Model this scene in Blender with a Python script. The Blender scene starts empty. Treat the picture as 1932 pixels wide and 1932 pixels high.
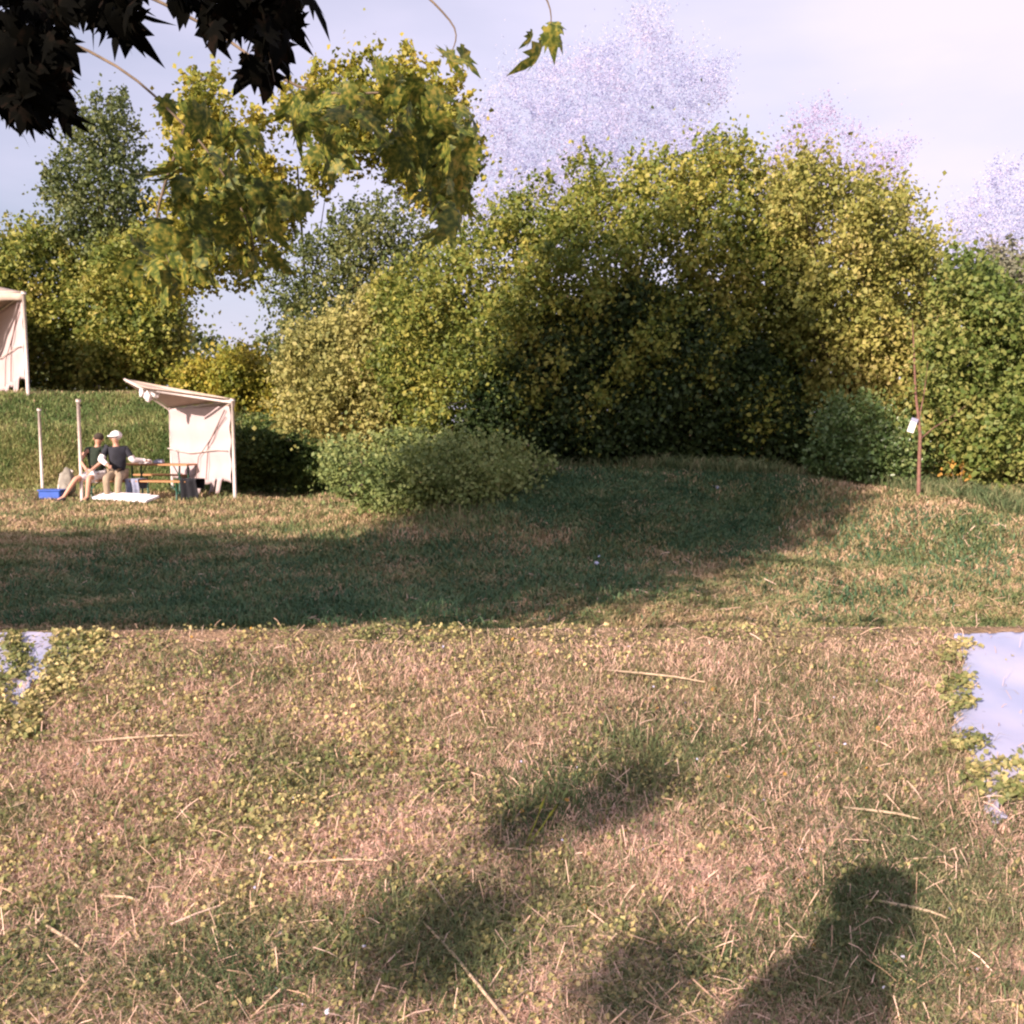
import bpy, math, numpy as np
from mathutils import Vector, Matrix
C = bpy.context.scene
COL = C.collection
R = math.radians
rng = np.random.default_rng(7)

# ------------------------------------------------------------------ camera
CAMZ = 1.6
F = 1856.0                      # focal length in picture units (picture = 1932 x 1932)
PITCH = math.atan(166.0 / F)
cam = bpy.data.cameras.new('camera')
cam.sensor_fit = 'HORIZONTAL'; cam.sensor_width = 36
cam.lens = 36 * F / 1932.0
cam.clip_start = 0.05; cam.clip_end = 3000
camo = bpy.data.objects.new('camera', cam); COL.objects.link(camo)
camo.location = (0, 0, CAMZ); camo.rotation_euler = (math.pi / 2 - PITCH, 0, 0)
C.camera = camo

# ------------------------------------------------------------------ light
SUN_AZ, SUN_EL = 35.0, 25.0     # light travels towards (sin az, cos az)
sund = bpy.data.lights.new('sun', 'SUN'); sund.energy = 4.6; sund.angle = R(0.6); sund.color = (1.0, 0.80, 0.68)
suno = bpy.data.objects.new('sun', sund); COL.objects.link(suno)
H = Vector((math.sin(R(SUN_AZ)), math.cos(R(SUN_AZ)), 0))
ldir = Vector((H.x * math.cos(R(SUN_EL)), H.y * math.cos(R(SUN_EL)), -math.sin(R(SUN_EL))))
suno.rotation_euler = ldir.to_track_quat('-Z', 'Y').to_euler()
suno.location = (-10, -14, 12)

w = bpy.data.worlds.new('World'); C.world = w; w.use_nodes = True
nt = w.node_tree; nt.nodes.clear()
def N(t, **k):
    n = nt.nodes.new(t)
    for a, b in k.items(): setattr(n, a, b)
    return n
sky = N('ShaderNodeTexSky'); sky.sky_type = 'NISHITA'; sky.sun_disc = False
sky.sun_elevation = R(SUN_EL); sky.sun_rotation = math.atan2(-H.x, -H.y)
sky.dust_density = 3.0; sky.air_density = 1.0; sky.ozone_density = 2.0
veil = N('ShaderNodeRGB'); veil.outputs[0].default_value = (6.9, 6.3, 7.9, 1)      # thin bright cloud veil
tc = N('ShaderNodeTexCoord'); sep = N('ShaderNodeSeparateXYZ')
noi = N('ShaderNodeTexNoise'); noi.inputs['Scale'].default_value = 3.2; noi.inputs['Detail'].default_value = 5
mp = N('ShaderNodeMapping'); mp.inputs['Scale'].default_value = (1, 1, 3)
rp = N('ShaderNodeMapRange'); rp.inputs[1].default_value = 0.33; rp.inputs[2].default_value = 0.62
rp.inputs[3].default_value = 0.72; rp.inputs[4].default_value = 0.93
rx = N('ShaderNodeMapRange'); rx.inputs[1].default_value = -0.5; rx.inputs[2].default_value = 0.35
rx.inputs[3].default_value = -0.38; rx.inputs[4].default_value = 0.05
ad = N('ShaderNodeMath', operation='ADD', use_clamp=True)
mx = N('ShaderNodeMix', data_type='RGBA')
bg = N('ShaderNodeBackground'); bg.inputs[1].default_value = 0.066
wo = N('ShaderNodeOutputWorld')
L = nt.links.new
L(tc.outputs['Generated'], mp.inputs[0]); L(mp.outputs[0], noi.inputs['Vector']); L(noi.outputs[0], rp.inputs[0])
L(tc.outputs['Generated'], sep.inputs[0]); L(sep.outputs[0], rx.inputs[0])
L(rp.outputs[0], ad.inputs[0]); L(rx.outputs[0], ad.inputs[1]); L(ad.outputs[0], mx.inputs[0])
L(sky.outputs[0], mx.inputs[6]); L(veil.outputs[0], mx.inputs[7]); L(mx.outputs[2], bg.inputs[0]); L(bg.outputs[0], wo.inputs[0])
C.view_settings.view_transform = 'Standard'; C.view_settings.look = 'None'
C.view_settings.exposure = 1.17; C.view_settings.gamma = 1.0
C.render.engine = 'CYCLES'
C.cycles.pixel_filter_type = 'BLACKMAN_HARRIS'; C.cycles.filter_width = 2.3
C.cycles.max_bounces = 6; C.cycles.transparent_max_bounces = 8

# ------------------------------------------------------------------ helpers
cp, sp = math.cos(PITCH), math.sin(PITCH)
def P(px, py, d):
    """world point on the view ray of picture point px,py (1932 scale) at world depth y=d"""
    a = F * cp + (966 - py) * sp
    return Vector(((px - 966) * d / a, d, CAMZ + (-F * sp + (966 - py) * cp) * d / a))
def Pn(px, py, d):
    a = F * cp + (966 - py) * sp
    return np.stack([(px - 966) * d / a, d + 0 * px, CAMZ + (-F * sp + (966 - py) * cp) * d / a], -1)
def ss(a, b, x):
    t = np.clip((x - a) / (b - a), 0, 1); return t * t * (3 - 2 * t)
def lin(a, b, x): return np.clip((x - a) / (b - a), 0, 1)
LIP = 4.0
def gz(x, y):
    x = np.asarray(x, float); y = np.asarray(y, float)
    near = 0.752 + 0.004 * x + (y - LIP) * 0.238
    near = np.maximum(near, -0.02) + 0.012 * np.sin(x * 5.1 + 1) * np.sin(y * 4.3) * ss(0, .5, LIP - y)
    z = np.where(y < LIP, near, (0.752 + 0.004 * x) * (1 - ss(LIP - 0.35, LIP + 1.15, y)) * 1.0)
    z = np.where((y >= LIP), (0.752 + 0.004 * x) * (1 - ss(0, 1.2, y - LIP)), z)
    und = 0.05 * np.sin(x * .9 + .5) * np.sin(y * .7) + 0.03 * np.sin(x * 2.1 + y * 1.3)
    z = z + und * ss(5.5, 8, y) * (1 - ss(40, 60, y))
    mound = 0.95 * ss(10.5, 16.0, y) * ss(-3.4, 0.2, x)
    right = 0.66 * ss(7.0, 14.0, y)
    k = ss(3.2, 5.6, x)
    z = z + mound * (1 - k) + right * k
    u = x / np.maximum(y, 1)
    top = 2.45 - 0.85 * ss(-.33, -.18, u)
    bank = top * (0.62 * ss(23.9, 25.2, y) + 0.38 * ss(25.2, 27.0, y)) * (1 - ss(-.2, -.12, u))
    return z + bank
def gzf(x, y): return float(gz(x, y))
def G(px, d):
    """point on the ground in picture column px at depth d"""
    x = (px - 966) / F * d
    return Vector((x, d, gzf(x, d)))
def hit(px, py, d0=1.5, d1=60):
    """first ground point along the view rays (vectorised)"""
    px = np.atleast_1d(px).astype(float); py = np.atleast_1d(py).astype(float)
    out = np.full(px.shape, np.nan); ds = np.concatenate([np.arange(d0, 6, .03), np.arange(6, d1, .12)])
    for d in ds:
        q = Pn(px, py, d); m = np.isnan(out) & (q[..., 2] <= gz(q[..., 0], q[..., 1])); out[m] = d
    lo = np.where(np.isnan(out), d1, out) - np.where(np.nan_to_num(out, nan=9) < 6, .03, .12); hi = np.where(np.isnan(out), d1, out)
    for _ in range(7):
        md = (lo + hi) / 2; a_ = F * cp + (966 - py) * sp; q = np.stack([(px - 966) * md / a_, md, CAMZ + (-F * sp + (966 - py) * cp) * md / a_], -1)
        b_ = q[..., 2] <= gz(q[..., 0], q[..., 1]); hi = np.where(b_, md, hi); lo = np.where(b_, lo, md)
    out = np.where(np.isnan(out), out, hi)
    out = np.where(np.isnan(out), d1, out)
    x = (px - 966) * out / (F * cp + (966 - py) * sp)
    return np.stack([x, out, gz(x, out)], -1)

def prop(o, label=None, cat=None, group=None, kind=None):
    if label and not 4 <= len(label.split()) <= 16: print('LABEL', len(label.split()), label)
    if label: o['label'] = label
    if cat: o['category'] = cat
    if group: o['group'] = group
    if kind: o['kind'] = kind
    return o
def empty(name, loc, label, cat, group=None, rz=0):
    o = bpy.data.objects.new(name, None); COL.objects.link(o); o.location = loc; o.rotation_euler.z = rz
    o.empty_display_size = .2
    return prop(o, label, cat, group)
def link(name, me, mat, parent=None, smooth=False):
    o = bpy.data.objects.new(name, me); COL.objects.link(o)
    if mat: me.materials.append(mat)
    if parent:
        o.parent = parent
        o.matrix_parent_inverse = Matrix.LocRotScale(parent.location, parent.rotation_euler, parent.scale).inverted()
    if smooth:
        me.polygons.foreach_set('use_smooth', np.ones(len(me.polygons), bool))
    return o
def raw(name, V, faces_idx, nside):
    """mesh from arrays: V (n,3), faces (m,nside)"""
    me = bpy.data.meshes.new(name); V = np.asarray(V, np.float32); Fi = np.asarray(faces_idx, np.int32)
    me.vertices.add(len(V)); me.vertices.foreach_set('co', V.ravel())
    me.loops.add(Fi.size); me.loops.foreach_set('vertex_index', Fi.ravel())
    me.polygons.add(len(Fi)); me.polygons.foreach_set('loop_start', np.arange(0, Fi.size, nside, dtype=np.int32))
    me.update(calc_edges=True); return me
class MB:
    def __init__(s): s.v = []; s.f = []
    def add(s, v, f):
        b = len(s.v); s.v += [tuple(p) for p in v]; s.f += [tuple(i + b for i in q) for q in f]
    def box(s, c, d, M=None):
        x, y, z = d[0] / 2, d[1] / 2, d[2] / 2; b = min(x, y, z) * .25
        vs = []; 
        for sx in (-1, 1):
            for sy in (-1, 1):
                for sz in (-1, 1):
                    vs += [(sx * (x - b), sy * (y - b), sz * z), (sx * (x - b), sy * y, sz * (z - b)), (sx * x, sy * (y - b), sz * (z - b))]
        import bmesh
        bm = bmesh.new(); vv = [bm.verts.new(q) for q in vs]
        bmesh.ops.convex_hull(bm, input=vv); bm.verts.index_update()
        pts = [Vector(q.co) for q in bm.verts]
        if M: pts = [M @ q for q in pts]
        s.add([q + Vector(c) for q in pts], [[q.index for q in fa.verts] for fa in bm.faces]); bm.free()
    def tube(s, pts, rad, n=8, cap=True):
        pts = [Vector(p) for p in pts]; rad = rad if hasattr(rad, '__len__') else [rad] * len(pts)
        vs = []; fs = []; up = Vector((.13, .31, .94))
        for i, p in enumerate(pts):
            t = (pts[min(i + 1, len(pts) - 1)] - pts[max(i - 1, 0)]).normalized()
            a = t.cross(up if abs(t.dot(up)) < .95 else Vector((1, 0, 0))).normalized(); b = t.cross(a)
            for k in range(n):
                an = 2 * math.pi * k / n; vs.append(p + (a * math.cos(an) + b * math.sin(an)) * rad[i])
        for i in range(len(pts) - 1):
            for k in range(n):
                fs.append((i * n + k, i * n + (k + 1) % n, (i + 1) * n + (k + 1) % n, (i + 1) * n + k))
        if cap: fs.append(tuple(range(n))); fs.append(tuple((len(pts) - 1) * n + k for k in reversed(range(n))))
        s.add(vs, fs)
    def sheet(s, fn, nu, nv, th=.004):
        """closed thin sheet: fn(u,v)->Vector"""
        g = [[Vector(fn(i / nu, j / nv)) for j in range(nv + 1)] for i in range(nu + 1)]
        vs = []; 
        for i in range(nu + 1):
            for j in range(nv + 1):
                a = g[min(i + 1, nu)][j] - g[max(i - 1, 0)][j]; b = g[i][min(j + 1, nv)] - g[i][max(j - 1, 0)]
                nn = a.cross(b); nn = nn.normalized() if nn.length > 0 else Vector((0, 0, 1)); vs.append((g[i][j] + nn * th / 2, g[i][j] - nn * th / 2))
        flat = [q[0] for q in vs] + [q[1] for q in vs]; m = len(vs); idx = lambda i, j: i * (nv + 1) + j
        fs = []
        for i in range(nu):
            for j in range(nv):
                q = (idx(i, j), idx(i + 1, j), idx(i + 1, j + 1), idx(i, j + 1)); fs.append(q); fs.append(tuple(k + m for k in reversed(q)))
        ring = [idx(i, 0) for i in range(nu + 1)] + [idx(nu, j) for j in range(1, nv + 1)] + [idx(i, nv) for i in range(nu - 1, -1, -1)] + [idx(0, j) for j in range(nv - 1, 0, -1)]
        for a, b in zip(ring, ring[1:] + ring[:1]): fs.append((b, a, a + m, b + m))
        s.add(flat, fs)
    def build(s, name, mat, parent=None, smooth=False):
        me = bpy.data.meshes.new(name); me.from_pydata(s.v, [], s.f); me.update()
        return link(name, me, mat, parent, smooth)

# ------------------------------------------------------------------ materials
def mat(name, col, rough=.7, var=.15, scale=8.0, col2=None, bump=0.0, metal=0.0, trans=0.0):
    m = bpy.data.materials.new(name); m.use_nodes = True; t = m.node_tree; n = t.nodes; l = t.links
    bs = n['Principled BSDF']; bs.inputs['Roughness'].default_value = rough; bs.inputs['Metallic'].default_value = metal
    c2 = col2 or tuple(c * (1 - var) for c in col)
    tcn = n.new('ShaderNodeTexCoord'); no = n.new('ShaderNodeTexNoise'); no.inputs['Scale'].default_value = scale; no.inputs['Detail'].default_value = 6
    cr = n.new('ShaderNodeValToRGB'); cr.color_ramp.elements[0].position = .35; cr.color_ramp.elements[1].position = .65
    cr.color_ramp.elements[0].color = (*c2, 1); cr.color_ramp.elements[1].color = (*col, 1)
    l.new(tcn.outputs['Object'], no.inputs['Vector']); l.new(no.outputs[0], cr.inputs[0]); l.new(cr.outputs[0], bs.inputs['Base Color'])
    if bump:
        bp = n.new('ShaderNodeBump'); bp.inputs['Strength'].default_value = bump; bp.inputs['Distance'].default_value = .02
        l.new(no.outputs[0], bp.inputs['Height']); l.new(bp.outputs[0], bs.inputs['Normal'])
    if trans:
        tr = n.new('ShaderNodeBsdfTranslucent'); mi = n.new('ShaderNodeMixShader'); mi.inputs[0].default_value = trans
        l.new(cr.outputs[0], tr.inputs[0]); l.new(bs.outputs[0], mi.inputs[1]); l.new(tr.outputs[0], mi.inputs[2])
        l.new(mi.outputs[0], n['Material Output'].inputs[0])
    return m
def leafmat(name, stops, trans=.3, nscale=.8, nmix=.5, rough=.55, spec=.3, mottle=None):
    """colour from a per-leaf random number mixed with slow noise over the plant"""
    m = bpy.data.materials.new(name); m.use_nodes = True; t = m.node_tree; n = t.nodes; l = t.links
    bs = n['Principled BSDF']; bs.inputs['Roughness'].default_value = rough; bs.inputs['Specular IOR Level'].default_value = spec
    ge = n.new('ShaderNodeNewGeometry'); no = n.new('ShaderNodeTexNoise'); no.inputs['Scale'].default_value = nscale; no.inputs['Detail'].default_value = 4
    l.new(ge.outputs['Position'], no.inputs['Vector'])
    mr = n.new('ShaderNodeMapRange'); mr.inputs[1].default_value = .3; mr.inputs[2].default_value = .7; l.new(no.outputs[0], mr.inputs[0])
    mi = n.new('ShaderNodeMix'); mi.inputs[0].default_value = nmix
    l.new(ge.outputs['Random Per Island'], mi.inputs[2]); l.new(mr.outputs[0], mi.inputs[3])
    src = mi.outputs[0]
    if mottle:
        n2 = n.new('ShaderNodeTexNoise'); n2.inputs['Scale'].default_value = mottle; n2.inputs['Detail'].default_value = 3
        l.new(ge.outputs['Position'], n2.inputs['Vector'])
        m2 = n.new('ShaderNodeMapRange'); m2.inputs[1].default_value = .36; m2.inputs[2].default_value = .64; l.new(n2.outputs[0], m2.inputs[0])
        mi2 = n.new('ShaderNodeMix'); mi2.inputs[0].default_value = .7; l.new(src, mi2.inputs[2]); l.new(m2.outputs[0], mi2.inputs[3]); src = mi2.outputs[0]
    cr = n.new('ShaderNodeValToRGB'); e = cr.color_ramp.elements
    while len(e) < len(stops): e.new(.5)
    for i, (p, c) in enumerate(stops): e[i].position = p; e[i].color = (*c, 1)
    l.new(src, cr.inputs[0]); l.new(cr.outputs[0], bs.inputs['Base Color'])
    if trans:
        tr = n.new('ShaderNodeBsdfTranslucent'); ms = n.new('ShaderNodeMixShader'); ms.inputs[0].default_value = trans
        l.new(cr.outputs[0], tr.inputs[0]); l.new(bs.outputs[0], ms.inputs[1]); l.new(tr.outputs[0], ms.inputs[2])
        l.new(ms.outputs[0], n['Material Output'].inputs[0])
    return m
LG = dict(
 bramble2=leafmat('leaf_bramble_light', [(0, (.08, .13, .04)), (.5, (.20, .25, .08)), (.85, (.34, .36, .13)), (1, (.42, .38, .18))]),
 green2=leafmat('leaf_glossy_green', [(0, (.05, .10, .03)), (.5, (.12, .19, .06)), (1, (.30, .34, .13))], rough=.35, spec=.5),
 deep=leafmat('leaf_shade_green', [(0, (.018, .040, .014)), (.5, (.034, .060, .018)), (.85, (.065, .095, .025)), (1, (.11, .12, .035))]),  # greens darkened to hold the shade of the bush hollow
 light=leafmat('leaf_light', [(0, (.10, .13, .03)), (.4, (.24, .25, .06)), (.75, (.38, .34, .10)), (1, (.52, .42, .18))]),
 bush=leafmat('leaf_bush', [(0, (.05, .085, .02)), (.35, (.13, .17, .03)), (.6, (.24, .25, .05)), (.85, (.36, .32, .07)), (1, (.50, .40, .14))]),
 mid=leafmat('leaf_mid', [(0, (.05, .09, .02)), (.35, (.11, .16, .035)), (.7, (.24, .26, .07)), (1, (.42, .36, .13))]),
 pale=leafmat('leaf_pale', [(0, (.12, .15, .05)), (.5, (.30, .29, .09)), (1, (.46, .40, .15))]),
 green=leafmat('leaf_green', [(0, (.035, .07, .02)), (.5, (.08, .13, .035)), (1, (.18, .21, .05))]),
 grey=leafmat('leaf_greyish', [(0, (.12, .14, .10)), (.5, (.22, .22, .15)), (1, (.32, .28, .22))]),
 olive=leafmat('leaf_olive', [(0, (.04, .065, .025)), (.5, (.10, .13, .04)), (1, (.22, .22, .07))]),
 yellow=leafmat('leaf_yellow', [(0, (.09, .13, .02)), (.4, (.21, .22, .03)), (.75, (.36, .30, .045)), (1, (.46, .34, .07))]),
 bramble=leafmat('leaf_bramble', [(0, (.05, .09, .03)), (.5, (.14, .18, .05)), (.85, (.27, .27, .09)), (1, (.36, .30, .13))]),
 ghost=leafmat('leaf_haze_blue', [(0, (.48, .52, .72)), (.5, (.54, .57, .76)), (1, (.72, .63, .76))], trans=.5, rough=.8, spec=.05),  # pale leaf colour stands in for haze over the ghost trees
 ghost2=leafmat('leaf_haze_mauve', [(0, (.46, .44, .66)), (1, (.60, .52, .68))], trans=.5, rough=.8, spec=.05),
 dark=leafmat('leaf_shade_black', [(0, (.0008, .001, .0008)), (.7, (.0022, .0022, .0014)), (1, (.010, .006, .004))], trans=.04, rough=.8, spec=.03, mottle=30),  # near-black leaf colour stands in for the bough's shade
 maple=leafmat('leaf_maple', [(0, (.03, .05, .012)), (.35, (.07, .10, .016)), (.6, (.15, .17, .03)), (.85, (.29, .25, .045)), (1, (.40, .31, .09))], trans=.3, mottle=70, nscale=3),
 orange=leafmat('leaf_orange', [(0, (.42, .22, .06)), (1, (.60, .36, .07))]),
)
M = dict(
 dkjacket=mat('dark_jacket_cloth', (.008, .009, .014), .95, .3, 10, bump=.4),
 bark=mat('bark', (.16, .12, .08), .9, .5, 14, bump=.5), twig=mat('twig', (.20, .14, .09), .8, .4, 20),
 canvas=mat('canvas', (.60, .50, .51), .8, .06, 2.5, bump=.15, trans=.25), roofcloth=mat('roof_cloth', (.52, .42, .35), .85, .15, 6, bump=.2, trans=.15),
 pole=mat('painted_pole', (.62, .54, .50), .5, .2, 12), strap=mat('strap', (.22, .15, .14), .8, .2, 20),
 wood=mat('orange_wood', (.42, .20, .08), .6, .25, 9), greenmetal=mat('green_metal', (.02, .10, .07), .45, .3, 15),
 skin=mat('skin', (.55, .30, .21), .6, .12, 20), navy=mat('navy_cloth', (.022, .024, .036), .9, .4, 10, bump=.4),
 dkgreen=mat('dark_green_cloth', (.016, .030, .018), .9, .4, 10, bump=.4), khaki=mat('khaki_cloth', (.34, .27, .19), .9, .2, 10, bump=.4),
 white=mat('white_cloth', (.78, .74, .76), .8, .1, 9, bump=.4), greyblue=mat('grey_blue_cloth', (.30, .33, .45), .9, .5, 7, bump=.5),
 hair=mat('hair', (.28, .2, .12), .9, .4, 40), darkhair=mat('dark_hair', (.05, .035, .025), .9, .4, 40), blue=mat('blue_plastic', (.03, .10, .45), .45, .15, 8),
 greycl=mat('grey_canvas', (.26, .24, .20), .9, .3, 12, bump=.5), board=mat('white_board', (.82, .78, .82), .6, .08, 6),
 tag=mat('white_tag', (.85, .80, .78), .5, .08, 20), tagcap=mat('grey_blue_cap', (.28, .30, .42), .5, .1, 20), stake=mat('red_brown_bark', (.22, .11, .08), .8, .4, 25),
 sheet=mat('lavender_sky_patch', (.36, .35, .47), .75, .1, 3, col2=(.26, .29, .43), bump=.05), tape=mat('stick_bark', (.50, .38, .26), .8, .3, 18),
)
def groundmat():
    m = bpy.data.materials.new('meadow_soil'); m.use_nodes = True; t = m.node_tree; n = t.nodes; l = t.links
    bs = n['Principled BSDF']; bs.inputs['Roughness'].default_value = .95; bs.inputs['Specular IOR Level'].default_value = .1
    ge = n.new('ShaderNodeNewGeometry')
    def noise(s, d=8):
        q = n.new('ShaderNodeTexNoise'); q.inputs['Scale'].default_value = s; q.inputs['Detail'].default_value = d; l.new(ge.outputs['Position'], q.inputs['Vector']); return q
    a, b, c = noise(.7), noise(9), noise(60)
    def ramp(q, st):
        r = n.new('ShaderNodeValToRGB'); e = r.color_ramp.elements
        while len(e) < len(st): e.new(.5)
        for i, (p, cc) in enumerate(st): e[i].position = p; e[i].color = (*cc, 1)
        l.new(q.outputs[0], r.inputs[0]); return r
    r1 = ramp(a, [(.35, (.10, .11, .045)), (.5, (.20, .16, .08)), (.65, (.30, .20, .12))])
    r2 = ramp(b, [(.3, (.08, .08, .04)), (.5, (.28, .20, .13)), (.7, (.52, .36, .25))])
    m1 = n.new('ShaderNodeMix'); m1.data_type = 'RGBA'; m1.inputs[0].default_value = .5; l.new(r1.outputs[0], m1.inputs[6]); l.new(r2.outputs[0], m1.inputs[7])
    r3 = ramp(c, [(.3, (.3, .3, .3)), (.65, (1, 1, 1))])
    m2 = n.new('ShaderNodeMix'); m2.data_type = 'RGBA'; m2.blend_type = 'MULTIPLY'; m2.inputs[0].default_value = .7; l.new(m1.outputs[2], m2.inputs[6]); l.new(r3.outputs[0], m2.inputs[7])
    l.new(m2.outputs[2], bs.inputs['Base Color'])
    bp = n.new('ShaderNodeBump'); bp.inputs['Strength'].default_value = .9; bp.inputs['Distance'].default_value = .03; l.new(c.outputs[0], bp.inputs['Height']); l.new(bp.outputs[0], bs.inputs['Normal'])
    return m
M['soil'] = groundmat()

# ------------------------------------------------------------------ ground
def grow(a, b, s, f):
    o = [a]
    while o[-1] < b: o.append(o[-1] + s); s *= f
    return o
xs = np.array(sorted([-q for q in grow(3.06, 420, .12, 1.045)] + list(np.arange(-3, 3.01, .06)) + grow(3.06, 420, .12, 1.045)))
ys = np.array(sorted([-q for q in grow(.1, 200, .2, 1.15)] + list(np.arange(0, 5.4, .04)) + list(np.arange(5.4, 30, .16)) + grow(30.1, 900, .3, 1.07)))
X, Y = np.meshgrid(xs, ys, indexing='ij'); V = np.stack([X, Y, gz(X, Y)], -1).reshape(-1, 3)
ny = len(ys); ii, jj = np.meshgrid(np.arange(len(xs) - 1), np.arange(ny - 1), indexing='ij'); b = (ii * ny + jj).ravel()
link('ground', raw('ground', V, np.stack([b, b + ny, b + ny + 1, b + 1], -1), 4), M['soil'], smooth=True)['kind'] = 'structure'

# ------------------------------------------------------------------ leaves and crowns
def unit(v): return v / np.maximum(np.linalg.norm(v, axis=-1, keepdims=True), 1e-9)
def leaf_arrays(Cn, size, droop=.25, upb=.5, per=0):
    n = len(Cn); a = rng.normal(size=(n, 3)); a[:, 2] -= droop * 2; a = unit(a)
    nn = rng.normal(size=(n, 3)); nn[:, 2] += upb * 1.6; nn[:, 1] -= .5; nn[:, 0] -= .3
    if per: nn += 1.3 * unit(rng.normal(size=(n // per + 1, 3))).repeat(per, 0)[:n]
    nn = unit(nn - a * (nn * a).sum(-1, keepdims=True)); s = np.cross(a, nn)
    L_ = (size * rng.uniform(.6, 1.35, n))[:, None]; W = L_ * rng.uniform(.34, .5, n)[:, None]
    fold = nn * W * .35
    v = np.stack([Cn - a * L_ * .5, Cn - s * W + fold + a * L_ * .05, Cn + a * L_ * .55, Cn + s * W + fold + a * L_ * .05], 1).reshape(-1, 3)
    k = np.arange(n)[:, None] * 4
    f = np.concatenate([k + [0, 1, 2], k + [0, 2, 3]], 1).reshape(-1, 3)
    return v, f
def inpoly(pts, poly):
    x, y = pts[:, 0], pts[:, 1]; r = np.zeros(len(pts), bool); n = len(poly)
    for i in range(n):
        x1, y1 = poly[i]; x2, y2 = poly[(i + 1) % n]
        c = ((y1 > y) != (y2 > y)) & (x < (x2 - x1) * (y - y1) / ((y2 - y1) or 1e-9) + x1); r ^= c
    return r
def edged(pts, poly):
    d = np.full(len(pts), 1e9); n = len(poly)
    for i in range(n):
        a = np.array(poly[i], float); b_ = np.array(poly[(i + 1) % n], float); ab = b_ - a
        t = np.clip(((pts - a) @ ab) / (ab @ ab), 0, 1); d = np.minimum(d, np.linalg.norm(pts - a - t[:, None] * ab, axis=1))
    return d
def sample(poly, n):
    p = np.array(poly, float); lo, hi = p.min(0), p.max(0); out = np.zeros((0, 2))
    while len(out) < n:
        q = rng.uniform(lo, hi, (n * 3, 2)); out = np.concatenate([out, q[inpoly(q, poly)]])
    return out[:n]
def fbm(a, b_, ph):
    return (np.sin(a * 1.0 + ph) * np.sin(b_ * 1.2 + ph * 1.7) + .7 * np.sin(a * 2.3 + b_ * 1.6 + ph * 2.1) + .6 * np.sin(-a * 3.1 + b_ * 3.7 + ph * .7) + .4 * np.sin(a * 6.1 + ph) * np.sin(b_ * 5.3 + ph * 3)) / 1.6
def crown_pts(poly, d, thick, ncl, per, cr, holes=(), shoots=0, toward=.5):
    """clumps spread over the surface and through the inside of a domed crown of real depth"""
    q = sample(poly, int(ncl * 1.25)); ph = rng.uniform(0, 6); m = F / d                # pixels per metre
    e = edged(q, poly); fx, fy = q[:, 0] / m * 1.9, q[:, 1] / m * 1.9; nz = fbm(fx, fy, ph); n3 = fbm(fx * 2.6, fy * 2.6, ph + 2)
    keep_ = (rng.random(len(q)) < .92 + .45 * nz) & (e > 0.30 * m * (fbm(fx * 1.7, fy * 1.7, ph + 4) + .1) * min(thick, 1.4))
    for h in holes: keep_ &= ~inpoly(q, h)
    q, e, nz, n3 = q[keep_], e[keep_], nz[keep_], n3[keep_]
    Rm = max(e.max(), 1) * .75; T = thick * np.sqrt(1 - (1 - np.clip(e / Rm, 0, 1)) ** 2)
    u = np.where(rng.random(len(q)) < toward, rng.uniform(-1, -.75, len(q)), rng.uniform(-.9, 1, len(q)))
    c = Pn(q[:, 0], q[:, 1], d + u * T - (.34 * nz + .16 * n3) * np.minimum(thick, 1.6) * np.where(u < 0, 1, 0))
    n = len(c); sc = np.repeat(rng.uniform(.45, 1.3, n) ** 1.3, per)[:, None]
    ax = rng.normal(size=(n, 3)) * .7; ax[:, 2] += .35; ax[:, 1] -= .3; ax = np.repeat(unit(ax), per, 0)
    t_ = rng.normal(size=(n * per, 1)) * 1.5; side = rng.normal(size=(n * per, 3)) * .55
    pts = np.repeat(c, per, 0) + (ax * t_ + side) * sc * cr
    if shoots:
        pl = np.array(poly, float); k = rng.integers(0, len(pl), shoots); t = rng.random(shoots)[:, None]
        base = pl[k] * (1 - t) + pl[(k + 1) % len(pl)] * t; mid = pl.mean(0); keep = base[:, 1] < mid[1] + 60; base = base[keep]
        out = unit(base - mid) + rng.normal(size=base.shape) * .35; out[:, 1] -= .9; out = unit(out)
        Ls = rng.uniform(10, 38, len(base))[:, None]
        for j in range(26):
            tt = rng.uniform(-.4, 1, (len(base), 1)); s2 = base + out * Ls * tt + rng.normal(size=base.shape) * 3.5 * (1.2 - tt)
            pts = np.concatenate([pts, Pn(s2[:, 0], s2[:, 1], d + rng.normal(size=len(s2)) * .12)])
    return c, pts
def limbs(mb, base, crown, n, r0, up=.45):
    base = Vector(base); cz = crown.mean(0); top = Vector(cz); mb.tube([base, base.lerp(top, .35) + Vector((.05, .03, 0)), top], [r0, r0 * .75, r0 * .35], 8)
    for i in range(n):
        k = crown[rng.integers(len(crown))]; s0 = base.lerp(top, rng.uniform(.15, .8)); e = Vector(k); m_ = s0.lerp(e, .5) + Vector((0, 0, rng.uniform(0, .3)))
        mb.tube([s0, m_, s0.lerp(e, .97)], [r0 * .38, r0 * .24, r0 * .08], 5)
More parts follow.
